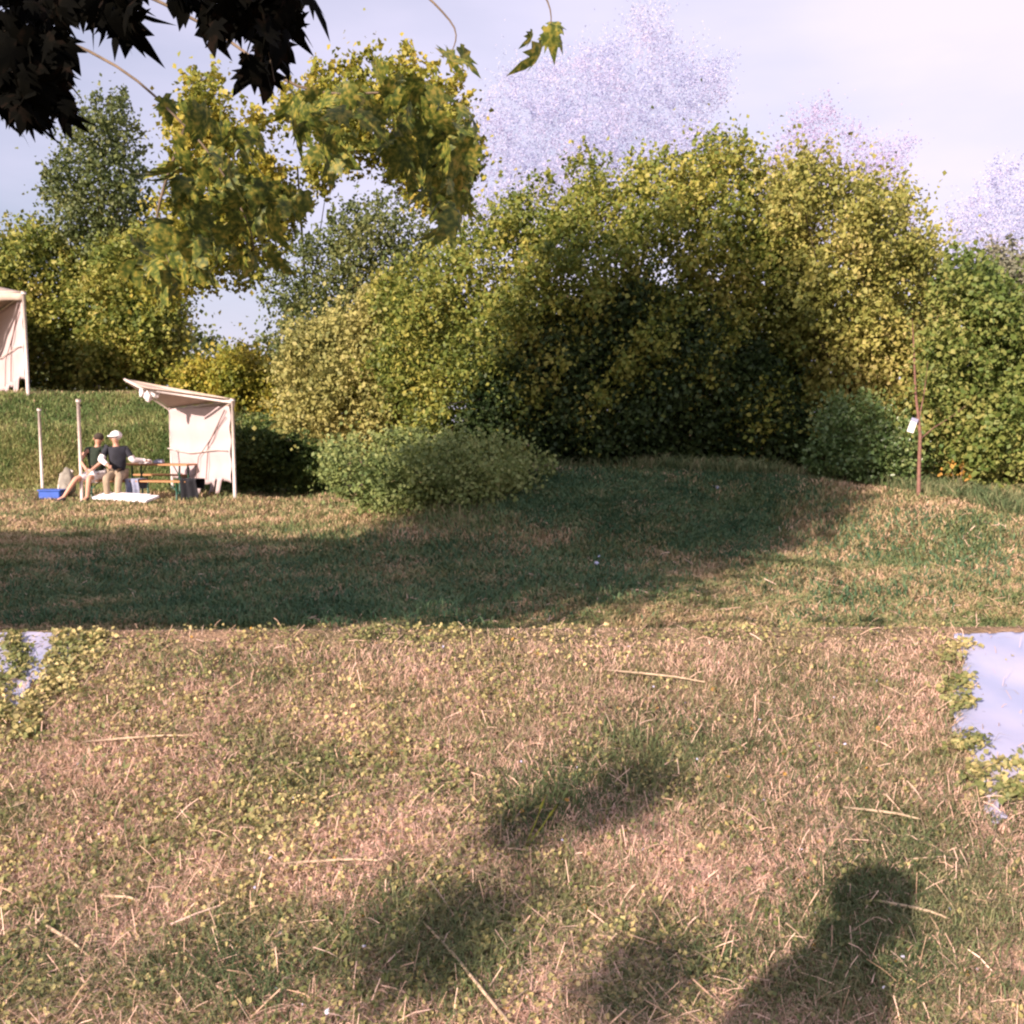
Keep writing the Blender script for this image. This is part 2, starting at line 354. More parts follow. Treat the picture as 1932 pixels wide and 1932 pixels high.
def tree(name, label, cat, poly, d, thick, lm, size, ncl, per, cr, basepx=None, holes=(), shoots=0, group=None, r0=.07, nl=14, bd=None, toward=.5, extra=None, trunk='trunk'):
    bd = bd or d
    bpx = basepx if basepx is not None else np.array(poly)[:, 0].mean()
    g = G(bpx, bd); t = empty(name, g, label, cat, group)
    c, pts = crown_pts(poly, d, thick, ncl, per, cr, holes, shoots, toward)
    if extra is not None: pts = np.concatenate([pts, extra])
    pts = pts[pts[:, 2] > gz(pts[:, 0], pts[:, 1]) - .02]
    v, f = leaf_arrays(pts, size, per=per); o = link('crown', raw('crown', v, f, 3), LG[lm], t)
    mb = MB(); limbs(mb, g - Vector((0, 0, .1)), c, nl, r0); mb.build(trunk, M['bark'], t, True)
    return t

bushes = 'bushes and trees along the edge of the meadow'
B_poly = [(690, 880), (760, 800), (700, 700), (690, 600), (720, 530), (800, 480), (880, 430), (905, 400), (960, 385), (1000, 345), (1060, 345), (1085, 310), (1110, 285), (1150, 310), (1240, 300), (1300, 300), (1340, 265), (1385, 245), (1420, 290), (1460, 330), (1530, 480), (1560, 640), (1540, 800), (1520, 885), (1400, 880), (1200, 872), (1020, 868), (860, 860)]
tree('maple_bush', 'widest yellow green bush at the centre of the meadow with a dark hollow', 'bush', B_poly, 17.6, 1.7, 'bush', .074, 3100, 34, .17, basepx=1150, shoots=60, group=bushes, r0=.09, nl=34, bd=17.4)
tree('hollow_shade_bush', 'deep green bush added as painted shade in the hollow of the widest bush', 'bush', [(850, 868), (870, 780), (920, 700), (1000, 620), (1100, 560), (1220, 540), (1340, 580), (1440, 640), (1510, 720), (1545, 800), (1530, 893), (1400, 885), (1200, 876), (1000, 872)], 16.6, .75, 'deep', .075, 1900, 30, .16, basepx=1220, group=bushes, r0=.06, nl=30, bd=16.7)  # dark leaves painted in for the shaded part of the widest bush
C_poly = [(1430, 330), (1480, 330), (1510, 300), (1550, 290), (1600, 325), (1660, 335), (1710, 375), (1745, 420), (1770, 470), (1790, 540), (1800, 700), (1790, 900), (1650, 915), (1520, 900), (1480, 700), (1440, 500)]
tree('field_maple', 'tall light yellow green tree right of the widest bush', 'tree', C_poly, 17.0, 1.3, 'light', .074, 1600, 33, .17, basepx=1620, shoots=50, group=bushes, r0=.09, nl=26, bd=16.6)
D_poly = [(1760, 560), (1790, 500), (1820, 480), (1860, 500), (1900, 560), (1950, 560), (2060, 600), (2080, 960), (1932, 955), (1850, 925), (1770, 905), (1740, 800)]
tree('hazel_bush', 'mid green bush with small pale gaps at the right edge of the picture', 'bush', D_poly, 15.0, .9, 'mid', .074, 1300, 33, .15, basepx=1900, shoots=70, group=bushes, r0=.05, nl=20, bd=14.9)
tree('grey_tree', 'small greyish tree top rising behind the bush at the right edge', 'tree', [(1838, 600), (1842, 520), (1870, 470), (1895, 450), (1920, 470), (1990, 470), (2010, 640), (1930, 640)], 18.5, .8, 'grey', .07, 420, 26, .13, basepx=1920, shoots=10, group=bushes, r0=.05)
tree('bramble_bush', 'low glossy bramble at the foot of the light tree left of the sapling', 'bush', [(1540, 880), (1545, 810), (1575, 765), (1630, 755), (1690, 790), (1735, 850), (1745, 915), (1650, 912), (1560, 900)], 14.9, .5, 'green2', .055, 300, 24, .17, basepx=1640, shoots=70, group=bushes, r0=.02, nl=12, bd=15.0, trunk='stem')
tree('willow_tree', 'loose grey green tree with sky showing through left of the widest bush', 'tree', [(480, 620), (500, 570), (540, 520), (560, 470), (620, 430), (650, 395), (700, 380), (760, 390), (800, 430), (840, 470), (800, 560), (760, 650), (660, 680), (560, 660)], 21.5, 1.2, 'olive', .08, 640, 26, .18, basepx=690, shoots=60, group=bushes, r0=.08, nl=30)
tree('round_bush', 'pale yellow green bush left of the widest bush and right of the white shelter', 'bush', [(515, 800), (520, 740), (545, 650), (600, 610), (680, 560), (760, 560), (820, 640), (830, 760), (800, 860), (700, 850), (600, 830)], 19.0, 1.1, 'pale', .085, 1100, 32, .16, basepx=680, shoots=30, group=bushes, r0=.05, nl=24, bd=18.9)
tree('bramble_bush', 'sprawling low bramble spilling down the mound in front of the widest bush', 'bush', [(615, 890), (640, 850), (700, 830), (800, 838), (880, 838), (960, 850), (1030, 880), (1045, 940), (1010, 975), (900, 992), (800, 985), (720, 968), (650, 930)], 14.6, .9, 'bramble2', .06, 800, 22, .19, basepx=850, shoots=170, group=bushes, r0=.02, nl=16, bd=14.8, trunk='stem')
tree('hedge_bush', 'dark green bush behind the right side of the white shelter', 'bush', [(430, 850), (450, 800), (500, 792), (560, 800), (630, 830), (650, 900), (610, 925), (500, 922), (440, 915)], 22.6, .8, 'green', .08, 560, 28, .14, basepx=540, group=bushes, r0=.03, nl=12, bd=22.6, trunk='stem')
tree('tall_tree', 'dark feathery tree standing against the sky at the far left', 'tree', [(85, 420), (90, 340), (120, 290), (160, 215), (200, 180), (235, 200), (255, 260), (270, 330), (290, 430), (250, 520), (130, 520)], 33, 1.6, 'olive', .13, 430, 26, .30, basepx=185, shoots=50, group=bushes, r0=.13, nl=30, bd=33)
tree('wood_edge_bush', 'yellow green bush behind the upper shelter at the left edge', 'bush', [(-160, 740), (-160, 460), (-60, 440), (0, 440), (50, 428), (100, 440), (150, 470), (190, 560), (180, 740)], 33, 2.0, 'bush', .14, 1150, 30, .28, basepx=40, shoots=20, group=bushes, r0=.08, nl=20, bd=33)
tree('wood_edge_bush', 'darker rounded bush with a black hollow at its foot above the lower shelter', 'bush', [(150, 720), (150, 560), (190, 470), (250, 440), (310, 470), (345, 560), (350, 650), (330, 715), (300, 728), (200, 730)], 31, 1.6, 'bush', .13, 900, 30, .26, basepx=250, shoots=20, group=bushes, r0=.08, nl=20, bd=31)
tree('round_bush', 'bright low bush between the far hollow and the pale bush behind the shelter roof', 'bush', [(325, 740), (340, 700), (400, 672), (470, 665), (540, 690), (560, 760), (550, 800), (440, 790), (350, 765)], 27.5, 1.3, 'yellow', .11, 700, 28, .2, basepx=440, shoots=16, group=bushes, r0=.04, nl=16, bd=27.6)
# crown behind the overhanging maple
tree('lime_tree', 'broad yellow green tree whose crown spreads behind the hanging sunlit maple leaves', 'tree', [(250, 560), (290, 460), (300, 380), (330, 300), (310, 200), (360, 150), (420, 130), (500, 190), (560, 150), (600, 135), (650, 140), (690, 100), (730, 125), (765, 95), (800, 130), (860, 160), (900, 250), (895, 330), (860, 400), (800, 400), (740, 340), (650, 330), (600, 400), (520, 470), (490, 540), (400, 540), (330, 580)],
     24, 1.4, 'yellow', .12, 1250, 28, .21, basepx=590, shoots=60, group=bushes, r0=.06, nl=5, bd=28,
     holes=[[(480, 250), (540, 235), (600, 260), (580, 330), (640, 420), (590, 420), (540, 340)], [(225, 240), (280, 170), (320, 260), (300, 400), (260, 380)], [(330, 560), (420, 520), (470, 560), (480, 640), (330, 620)], [(620, 290), (700, 300), (790, 400), (720, 430), (640, 380)], [(420, 130), (500, 110), (520, 190), (450, 240), (400, 200)], [(740, 200), (790, 230), (770, 270), (730, 250)], [(380, 400), (420, 430), (400, 470), (370, 450)]])
ghosts = 'ghost trees with haze put into their pale leaf colour'
tree('pale_tree', 'largest faint tree with haze painted pale blue rising into the sky above the widest bush', 'tree', [(860, 420), (870, 300), (900, 200), (960, 130), (1050, 110), (1120, 90), (1180, 60), (1195, 20), (1230, 5), (1262, 30), (1265, 70), (1300, 90), (1310, 125), (1350, 105), (1378, 120), (1362, 180), (1340, 230), (1390, 250), (1430, 300), (1360, 420), (1000, 480)], 34, 2.2, 'ghost', .054, 2300, 34, .26, basepx=1150, shoots=40, group=ghosts, r0=.02, nl=0, bd=34)
tree('pale_tree', 'faint tree with haze painted pinkish mauve above the light tree right of centre', 'tree', [(1420, 420), (1440, 300), (1480, 280), (1505, 210), (1560, 195), (1590, 240), (1640, 255), (1680, 260), (1712, 270), (1700, 330), (1740, 400), (1700, 460)], 34, 1.8, 'ghost2', .06, 560, 30, .26, basepx=1580, shoots=30, group=ghosts, r0=.02, nl=0, bd=34)
tree('pale_tree', 'faint tree with haze painted pale blue at the right edge above the greyish tree top', 'tree', [(1770, 560), (1785, 430), (1800, 390), (1845, 380), (1870, 330), (1895, 310), (1930, 330), (2000, 330), (2040, 600), (1900, 620)], 32, 1.8, 'ghost', .06, 700, 30, .25, basepx=1900, shoots=30, group=ghosts, r0=.02, nl=0, bd=32)
# far wood
c, pts = crown_pts([(-400, 700), (-400, 560), (-100, 520), (20, 560), (200, 640), (330, 640), (370, 632), (420, 650), (470, 655), (540, 640), (700, 600), (1000, 560), (1900, 560), (2300, 560), (2300, 760), (-400, 760)], 95, 3.0, 2600, 26, .75)
v, f = leaf_arrays(pts, .5); prop(link('distant_wood', raw('distant_wood', v, f, 3), LG['olive']), 'far off wood beyond the meadow seen in the gap above the shelter roof', 'wood', kind='stuff')
c, pts = crown_pts([(-60, 440), (-60, 400), (0, 415), (22, 432), (20, 450)], 40, 1, 60, 40, .3)

# ---- out of frame trees to the left that throw the long shadows
def offtree(label, ctr, rad, lm, n, size):
    ctr = Vector(ctr); g = Vector((ctr.x, ctr.y, gzf(ctr.x, ctr.y))); t = empty('shade_tree', g, label, 'tree', 'trees left of the picture whose shadows cross the grass')
    a = unit(rng.normal(size=(n, 3))) * (rng.uniform(.15, 1, n) ** .4)[:, None] * (1 + .16 * np.sin(np.arange(n) * 1.7))[:, None]
    c = np.array(ctr) + a * np.array(rad); pts = np.repeat(c, 30, 0) + rng.normal(size=(n * 30, 3)) * .26
    v, f = leaf_arrays(pts, size, per=30); link('crown', raw('crown', v, f, 3), LG[lm], t)
    mb = MB(); limbs(mb, g - Vector((0, 0, .1)), c, 24, .16); mb.build('trunk', M['bark'], t, True)
def PSZ(p, s, z):
    return (s * H.x + p * H.y, s * H.y - p * H.x, z)
offtree('tall broad tree outside the left side whose shadow reaches the hollow of the widest bush', PSZ(-6.5, -3.5, 8.6), (2.35, 2.6, 3.9), 'green', 1700, .17)
offtree('lower tree outside the left side whose shadow darkens the grass at the far left', PSZ(-11.6, -3.5, 3.7), (3.0, 2.9, 1.5), 'green', 650, .17)
offtree('spreading low tree outside the left side whose shadow darkens the grass behind the near bank', PSZ(-8.6, -2.4, 3.6), (3.0, 2.4, 1.5), 'green', 650, .17)

t = empty('shade_helper_sapling', (-3.1, -1.9, gzf(-3.1, -1.9)), 'slim young tree added unseen left of the viewer to cast small shadows on the bank', 'tree')  # unseen tree added so its clumps shade spots on the bank
cs = np.array([PSZ(-1.37, -3, 3.08), PSZ(-1.52, -3.05, 2.93), PSZ(-1.44, -3, 2.58), PSZ(-.98, -2.9, 2.58)]); rd = [.13, .09, .13, .10]
pts = np.concatenate([c_ + rng.normal(size=(190, 3)) * r_ * .46 for c_, r_ in zip(cs, rd)]); v, f = leaf_arrays(pts, .06); link('crown', raw('crown', v, f, 3), LG['green'], t)
mb = MB(); b0 = Vector((-3.1, -1.9, gzf(-3.1, -1.9) - .05)); mb.tube([b0, b0 + Vector((.05, .05, 1.4)), b0 + Vector((.12, .15, 2.5)), Vector(cs[0])], [.022, .016, .008, .003], 8)
for c_ in cs[1:]: mb.tube([b0 + Vector((.08, .1, 2.0)), Vector(c_)], [.010, .004], 6)
mb.build('trunk', M['bark'], t, True)

# ------------------------------------------------------------------ overhanging maples (large leaves close to the camera)
lobes = [(0, 0), (-.16, -.10), (-.42, -.02), (-.30, .12), (-.62, .30), (-.36, .34), (-.50, .62), (-.22, .52), (-.20, .72), (0, 1.05), (.20, .72), (.22, .52), (.50, .62), (.36, .34), (.62, .30), (.30, .12), (.42, -.02), (.16, -.10)]
def maple_leaves(C3, size, down=.9, face=.6):
    n = len(C3); lb = np.array(lobes); K = len(lb)
    a = rng.normal(size=(n, 3)) * .55; a[:, 2] -= down; a = unit(a)
    nn = rng.normal(size=(n, 3)) * .6; nn[:, 1] -= face; nn[:, 2] += .3; nn = unit(nn - a * (nn * a).sum(-1, keepdims=True)); s = np.cross(a, nn)
    S = size * rng.uniform(.65, 1.25, n); st = rng.uniform(.85, 1.45, n)
    x = lb[None, :, 0] * (S * rng.uniform(.65, 1.1, n))[:, None]; y = lb[None, :, 1] * (S * st)[:, None]
    x = x + rng.normal(size=x.shape) * .03 * S[:, None]; y = y + rng.normal(size=y.shape) * .03 * S[:, None]
    z = -(np.abs(x) ** 1.5) * 1.2 - .9 * y ** 2 / S[:, None] * rng.uniform(0, .7, n)[:, None]
    top = C3[:, None] + s[:, None] * x[..., None] + a[:, None] * y[..., None] + nn[:, None] * z[..., None]
    cen = (C3 + a * (S * .3)[:, None])[:, None]
    V = np.concatenate([top, cen], 1).reshape(-1, 3); k = np.arange(n)[:, None, None] * (K + 1)
    i = np.arange(K); T = np.stack([i, (i + 1) % K, np.full(K, K)], -1)[None]
    return V, (k + T).reshape(-1, 3)
def bough(parent, polys, d, dsp, n, size, lm, twigs, down=.9, hname='leaves'):
    al = []
    for poly, w_ in polys:
        q = sample(poly, max(1, int(n * w_))); al.append(Pn(q[:, 0], q[:, 1], d + rng.uniform(-dsp, dsp, len(q))))
    pts = np.concatenate(al); v, f = maple_leaves(pts, size, down)
    link(hname, raw(hname, v, f, 3), LG[lm], parent)
    for tw in twigs:
        mb = MB(); P3 = [P(x_ + rng.normal() * 4, y_ + rng.normal() * 4, d + dd) for x_, y_, dd in tw]
        C3 = []
        for i in range(len(P3) - 1):                      # round the bends
            a0, a1, a2, a3 = P3[max(i - 1, 0)], P3[i], P3[i + 1], P3[min(i + 2, len(P3) - 1)]
            for k in range(6):
                u = k / 6; C3.append(.5 * ((2 * a1) + (a2 - a0) * u + (2 * a0 - 5 * a1 + 4 * a2 - a3) * u * u + (3 * a1 - a0 - 3 * a2 + a3) * u ** 3))
        C3.append(P3[-1]); mb.tube(C3, list(np.linspace(.006, .0012, len(C3))), 6); mb.build('branch', M['bark'], parent, True)
# shaded one, top left, its shade put into the leaf colour
t = empty('shade_maple', (-4.5, 1.4, gzf(-4.5, 1.4)), 'maple leaves hanging in the top left corner, their shade painted almost black', 'tree')
bough(t, [([(-60, 30), (-60, -60), (200, -60), (170, 20), (100, 80), (140, 170), (140, 190), (40, 230), (-60, 150)], .36),
          ([(20, 150), (60, 150), (80, 210), (60, 225), (30, 210)], .05),
          ([(170, -50), (260, -60), (240, 60), (210, 40), (170, 20)], .12),
          ([(320, -60), (580, -70), (565, 20), (540, 60), (500, 20), (430, 15), (350, 10)], .30),
          ([(380, 20), (530, 0), (530, 110), (500, 150), (440, 90), (400, 60)], .10),
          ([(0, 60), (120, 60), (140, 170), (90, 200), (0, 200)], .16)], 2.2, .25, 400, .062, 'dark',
      [[(-300, -150, -.3), (-60, 10, 0), (80, 100, 0), (150, 190, 0)], [(-300, -200, -.2), (100, -30, 0), (250, 60, 0)], [(100, -300, -.2), (330, -60, 0), (480, 40, 0), (520, 150, 0)], [(-60, 10, 0), (20, 120, 0), (60, 220, 0)]])
mb = MB(); mb.tube([(-4.5, 1.4, -.1), (-4.4, 1.5, 1.6), (-4.2, 1.6, 3.2), (-4.1, 1.6, 5.0)], [.16, .13, .1, .04], 12)
mb.tube([(-4.35, 1.52, 2.2), (-3.0, 1.8, 3.0), P(-300, -200, 2.0)], [.06, .04, .012], 8)
mb.tube([(-4.2, 1.6, 3.2), (-2.4, 1.8, 3.5), P(100, -300, 2.0)], [.05, .03, .012], 8); mb.build('trunk', M['bark'], t, True)
n_ = 420; a_ = unit(rng.normal(size=(n_, 3))) * (rng.random(n_) ** .4)[:, None]
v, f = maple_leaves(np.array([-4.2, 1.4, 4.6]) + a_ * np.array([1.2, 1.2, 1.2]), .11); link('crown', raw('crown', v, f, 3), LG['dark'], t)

# sunlit yellow green one
t = empty('sunlit_maple', (-3.0, 4.4, gzf(-3.0, 4.4)), 'hanging boughs of a yellow green maple with ragged pointed leaves against the sky', 'tree')
reg = [([(330, 290), (400, 260), (470, 330), (520, 420), (500, 500), (440, 500), (380, 520), (340, 480), (320, 400)], .24),
       ([(540, 190), (640, 160), (740, 130), (850, 150), (890, 200), (905, 300), (880, 320), (800, 250), (760, 300), (700, 240), (640, 220), (560, 240)], .36),
       ([(760, 300), (880, 300), (885, 370), (870, 410), (830, 400), (790, 370)], .12),
       ([(300, 180), (420, 180), (500, 260), (420, 290), (330, 260)], .07),
       ([(600, 220), (660, 240), (650, 300), (610, 290)], .04),
       ([(470, 330), (540, 330), (580, 350), (560, 400), (500, 400)], .05),
       ([(280, 400), (360, 440), (360, 540), (290, 540), (220, 500)], .08),
       ([(845, 85), (872, 85), (868, 120), (850, 120)], .015), ([(1000, 40), (1050, 40), (1060, 80), (1030, 90), (1005, 80)], .025)]
bough(t, reg, 3.0, .35, 310, .078, 'maple',
      [[(-500, -100, .6), (100, 60, .2), (350, 240, 0), (470, 420, 0), (480, 520, 0)], [(-400, -300, .4), (300, 0, .2), (560, 160, 0), (760, 180, 0), (860, 260, 0), (850, 380, 0)],
       [(300, -300, .2), (700, -80, .1), (850, 40, 0), (860, 100, 0)], [(600, -400, .2), (900, -120, .1), (1020, -10, 0), (1035, 60, 0)], [(350, 240, 0), (300, 400, 0), (320, 500, 0)]])
mb = MB(); mb.tube([(-3.0, 4.4, .3), (-2.9, 4.3, 1.8), (-2.9, 3.9, 3.4), (-2.7, 3.6, 5.2)], [.15, .12, .09, .04], 12)
mb.tube([(-2.92, 4.2, 2.2), (-2.7, 3.9, 2.7), P(-500, -100, 3.6)], [.05, .04, .012], 8)
mb.tube([(-2.9, 3.9, 3.4), (-2.4, 3.6, 3.5), P(-400, -300, 3.4)], [.05, .035, .012], 8)
mb.tube([(-2.8, 3.7, 4.3), (-1.6, 3.3, 4.2), P(300, -300, 3.2), P(600, -400, 3.2)], [.05, .035, .016, .01], 8); mb.build('trunk', M['bark'], t, True)

# ------------------------------------------------------------------ grass
def blades(pts, h, wd, lean, flat=0.0):
    n = len(pts); an = rng.uniform(0, 2 * np.pi, n); hh = h * rng.uniform(.4, 1.4, n); le = lean * rng.normal(size=(n, 2)) * hh[:, None]
    d = np.stack([np.cos(an), np.sin(an), 0 * an], -1) * (wd * rng.uniform(.6, 1.4, n) / 2)[:, None]
    m = pts + np.stack([le[:, 0] * .3, le[:, 1] * .3, hh * .55], -1); tip = pts + np.stack([le[:, 0], le[:, 1], hh * np.maximum(.08, 1 - .5 * np.abs(lean))], -1)
    v = np.stack([pts - d, pts + d, m + d * .8, tip, m - d * .8], 1).reshape(-1, 3); k = np.arange(n)[:, None] * 5
    return v, np.concatenate([k + [0, 1, 2], k + [0, 2, 4], k + [4, 2, 3]], 1).reshape(-1, 3)
def straws(pts, Ls, wd, yaw_j=1.0, lift=.01):
    n = len(pts); an = rng.uniform(0, 2 * np.pi, n); l_ = Ls * rng.uniform(.35, 1.3, n)
    a = np.stack([np.cos(an), np.sin(an)], -1) * l_[:, None] / 2; p0 = pts.copy(); p1 = pts.copy()
    p0[:, :2] -= a; p1[:, :2] += a; p0[:, 2] = gz(p0[:, 0], p0[:, 1]) + rng.uniform(.002, lift, n); p1[:, 2] = gz(p1[:, 0], p1[:, 1]) + rng.uniform(.004, lift * 2, n)
    m_ = (p0 + p1) / 2; m_[:, 2] += rng.uniform(0, lift * .25, n)
    pr = np.stack([-np.sin(an), np.cos(an), rng.normal(size=n) * .6], -1) * (wd * rng.uniform(.5, 1.3, n) / 2)[:, None]
    v = np.stack([p0 - pr, m_ - pr, p1 - pr, p1 + pr, m_ + pr, p0 + pr], 1).reshape(-1, 3); k = np.arange(n)[:, None] * 6
    return v, np.concatenate([k + [0, 1, 4, 5], k + [1, 2, 3, 4]], 1).reshape(-1, 4)
gm = leafmat('grass_blades', [(0, (.06, .10, .04)), (.3, (.14, .19, .075)), (.5, (.28, .25, .12)), (.72, (.48, .34, .21)), (1, (.64, .45, .33))], trans=.2, nscale=1.1, nmix=.55, rough=.7, spec=.2)
gn = leafmat('near_grass_blades', [(0, (.09, .13, .05)), (.22, (.22, .24, .10)), (.38, (.50, .39, .26)), (.6, (.75, .50, .39)), (1, (.92, .66, .56))], trans=.2, nscale=3.2, nmix=.5, rough=.7, spec=.2)
tgm = leafmat('shade_painted_blades', [(0, (.035, .085, .045)), (.5, (.08, .15, .075)), (.85, (.16, .22, .10)), (1, (.34, .29, .17))], trans=.2, nscale=1.5, rough=.7, spec=.2)  # blade greens hold tree shade; also used for green grass at right
gg = leafmat('green_blades', [(0, (.045, .080, .035)), (.4, (.10, .14, .06)), (.75, (.22, .22, .11)), (1, (.40, .31, .20))], trans=.2, nscale=2, rough=.7, spec=.2)
sg_m = leafmat('slope_blades', [(0, (.06, .12, .04)), (.4, (.14, .21, .07)), (.75, (.30, .30, .12)), (1, (.48, .38, .21))], trans=.2, nscale=.6, nmix=.6, rough=.7, spec=.2)
stm = leafmat('straw', [(0, (.40, .26, .16)), (.5, (.64, .43, .32)), (1, (.82, .60, .48))], trans=.1, nscale=2, nmix=.2, rough=.6)
ivy = leafmat('ground_leaf', [(0, (.08, .12, .03)), (.4, (.20, .21, .08)), (.7, (.46, .39, .17)), (1, (.64, .52, .27))], trans=.25, nscale=2.4, nmix=.45)

def cl_noise(x, y, s, ph=0):
    return (np.sin(x * s + ph) * np.sin(y * s * 1.3 + ph * 2) + .6 * np.sin(x * s * 2.3 + y * s * 1.7 + ph * 3) + .4 * np.sin(x * s * 4.1 - y * s * 3.3 + ph)) / 2
# meadow beyond the lip: density follows 1/distance^2
def field(n, d0, d1, pw=1.0, pad=.12):
    u = rng.random(n); d = 1 / (1 / d0 + u * (1 / d1 - 1 / d0)); x = rng.uniform(-.52 - pad, .52 + pad, n) * d
    return np.stack([x, d, gz(x, d)], -1)
p = field(300000, 6.3, 29)
p = p + np.concatenate([rng.normal(size=(len(p), 2)) * .02, np.zeros((len(p), 1))], 1)
h = .05 + .05 * ss(7, 14, p[:, 1]) + .06 * np.clip(cl_noise(p[:, 0], p[:, 1], 1.3), 0, 1)
v, f = blades(p, h, .0075 + .00065 * p[:, 1], .7)
prop(link('meadow_grass', raw('meadow_grass', v, f, 3), gm), 'short mixed green and straw coloured meadow grass beyond the near bank', 'grass', kind='stuff')
# taller grass: shade painted into the green (mound, meadow band), and slope grass
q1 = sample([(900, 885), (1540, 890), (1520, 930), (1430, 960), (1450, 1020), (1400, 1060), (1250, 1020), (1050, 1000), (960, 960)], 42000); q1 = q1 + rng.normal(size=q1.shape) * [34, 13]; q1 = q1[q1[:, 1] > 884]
q2 = sample([(-40, 745), (330, 745), (640, 800), (650, 935), (-40, 925)], 42000)
q3 = np.concatenate([sample([(0, 1200), (560, 1200), (900, 1165), (1250, 1120), (1200, 1040), (900, 1020), (200, 1040), (0, 1080)], 34000), sample([(1500, 1180), (1932, 1100), (1932, 960), (1760, 950), (1500, 960), (1450, 1060)], 4500)])
q4 = sample([(860, 862), (1200, 874), (1400, 884), (1530, 890), (1750, 915), (1932, 955), (1932, 985), (1750, 940), (1530, 905), (1400, 900), (1200, 890), (860, 880)], 7000)
p = hit(q4[:, 0], q4[:, 1], 9, 25); v, f = blades(p, .24, .016, .5)
prop(link('edge_weeds', raw('edge_weeds', v, f, 3), gg), 'rough taller weeds along the foot of the bushes', 'weeds', kind='stuff')
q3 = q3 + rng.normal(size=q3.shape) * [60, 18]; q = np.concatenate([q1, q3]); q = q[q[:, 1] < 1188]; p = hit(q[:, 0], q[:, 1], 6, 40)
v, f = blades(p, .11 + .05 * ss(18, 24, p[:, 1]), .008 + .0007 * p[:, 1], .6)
prop(link('tall_grass', raw('tall_grass', v, f, 3), tgm), 'taller green grass with tree shade put into its colour, on mound and meadow', 'grass', kind='stuff')
p = hit(q2[:, 0], q2[:, 1], 18, 40); v, f = blades(p, .17, .022, .55)
prop(link('slope_grass', raw('slope_grass', v, f, 3), sg_m), 'long yellow green grass on the slope behind the lower shelter', 'grass', kind='stuff')
q = sample([(0, 1180), (1932, 1180), (1932, 960), (1500, 1000), (900, 1080), (0, 1050)], 1900); p = hit(q[:, 0], q[:, 1], 6, 30)
v, f = straws(p, .13, .0055, lift=.04); prop(link('dry_straw', raw('dry_straw', v, f, 4), stm), 'loose dry stalks scattered over the far meadow grass', 'straw', kind='stuff')

# near bank
def nfield(n, d0=1.75, d1=4.03):
    u = rng.random(n); d = 1 / (1 / d0 + u * (1 / d1 - 1 / d0)); x = rng.uniform(-.62, .62, n) * d
    return np.stack([x, d, gz(x, d)], -1)
def topx(p):
    rel = p - np.array([0, 0, CAMZ]); dep = rel[:, 1] * cp - rel[:, 2] * sp; up = rel[:, 1] * sp + rel[:, 2] * cp
    return np.stack([966 + F * rel[:, 0] / dep, 966 - F * up / dep], -1)
def gauss(px, cx, cy, sx, sy): return np.exp(-((px[:, 0] - cx) / sx) ** 2 - ((px[:, 1] - cy) / sy) ** 2)
def green_field(px):
    g = gauss(px, 1185, 1450, 150, 80) + .9 * gauss(px, 1000, 1530, 110, 80) + .9 * gauss(px, 850, 1760, 170, 110) + .9 * gauss(px, 1320, 1820, 170, 90) + 1.0 * gauss(px, 1640, 1780, 120, 180) + .6 * gauss(px, 1420, 1380, 260, 110)
    g += .7 * gauss(px, 540, 1460, 120, 60) + .8 * gauss(px, 300, 1850, 330, 80) + .7 * gauss(px, 1780, 1650, 220, 180) + .5 * gauss(px, 400, 1250, 400, 60)
    return np.clip(g, 0, 1)
def ivy_field(px):
    g = .95 * (1 - ss(700, 1150, px[:, 0])) * (1 - .55 * ss(1500, 1800, px[:, 1])) + .6 * gauss(px, 1250, 1200, 500, 60) + .45 * gauss(px, 850, 1780, 220, 130) + .35 * gauss(px, 1180, 1450, 200, 100) + .5 * gauss(px, 1320, 1830, 200, 100)
    return np.clip(g + .1, 0, 1)
pale_zone = [(1788, 1170), (1812, 1260), (1788, 1330), (1800, 1400), (1850, 1470), (1870, 1560), (1900, 1560), (1895, 1490), (1990, 1500), (2200, 1520), (2200, 1170)]
pale_left = [(-80, 1180), (195, 1180), (130, 1265), (75, 1300), (30, 1350), (-80, 1380)]
def keep(p, frac):
    px = topx(p); m = inpoly(px, pale_zone) & (edged(px, pale_zone) > 14); m2 = inpoly(px, pale_left)
    k = np.ones(len(p), bool); r = rng.random(len(p)); k[m & (r > frac)] = False; k[m2 & (r > max(frac, .22))] = False
    return k
p = nfield(210000); p = p[keep(p, .015)]; px = topx(p); p = p[rng.random(len(p)) > .9 * green_field(px)]
hh = np.where(p[:, 1] > 3.86, .010, .034 + .024 * np.clip(cl_noise(p[:, 0], p[:, 1], 5), 0, 1))
v, f = blades(p, hh, .0024, 1.0)
prop(link('bank_grass', raw('bank_grass', v, f, 3), gn), 'dry pinkish straw coloured grass covering the near bank', 'grass', kind='stuff')
p = nfield(110000); px = topx(p); p = p[(rng.random(len(p)) < .12 + .88 * green_field(px)) & keep(p, .01)]
v, f = blades(p, np.where(p[:, 1] > 3.8, .012, .055 + .03 * np.clip(cl_noise(p[:, 0], p[:, 1], 4), 0, 1)), .0030, .75)
prop(link('green_grass', raw('green_grass', v, f, 3), gg), 'tufts of green grass in the dry turf of the near bank', 'grass', kind='stuff')
p = nfield(30000); px = topx(p); p = p[(rng.random(len(p)) < ivy_field(px) * (.55 + .6 * cl_noise(p[:, 0], p[:, 1], 4, 1))) & keep(p, .02)]
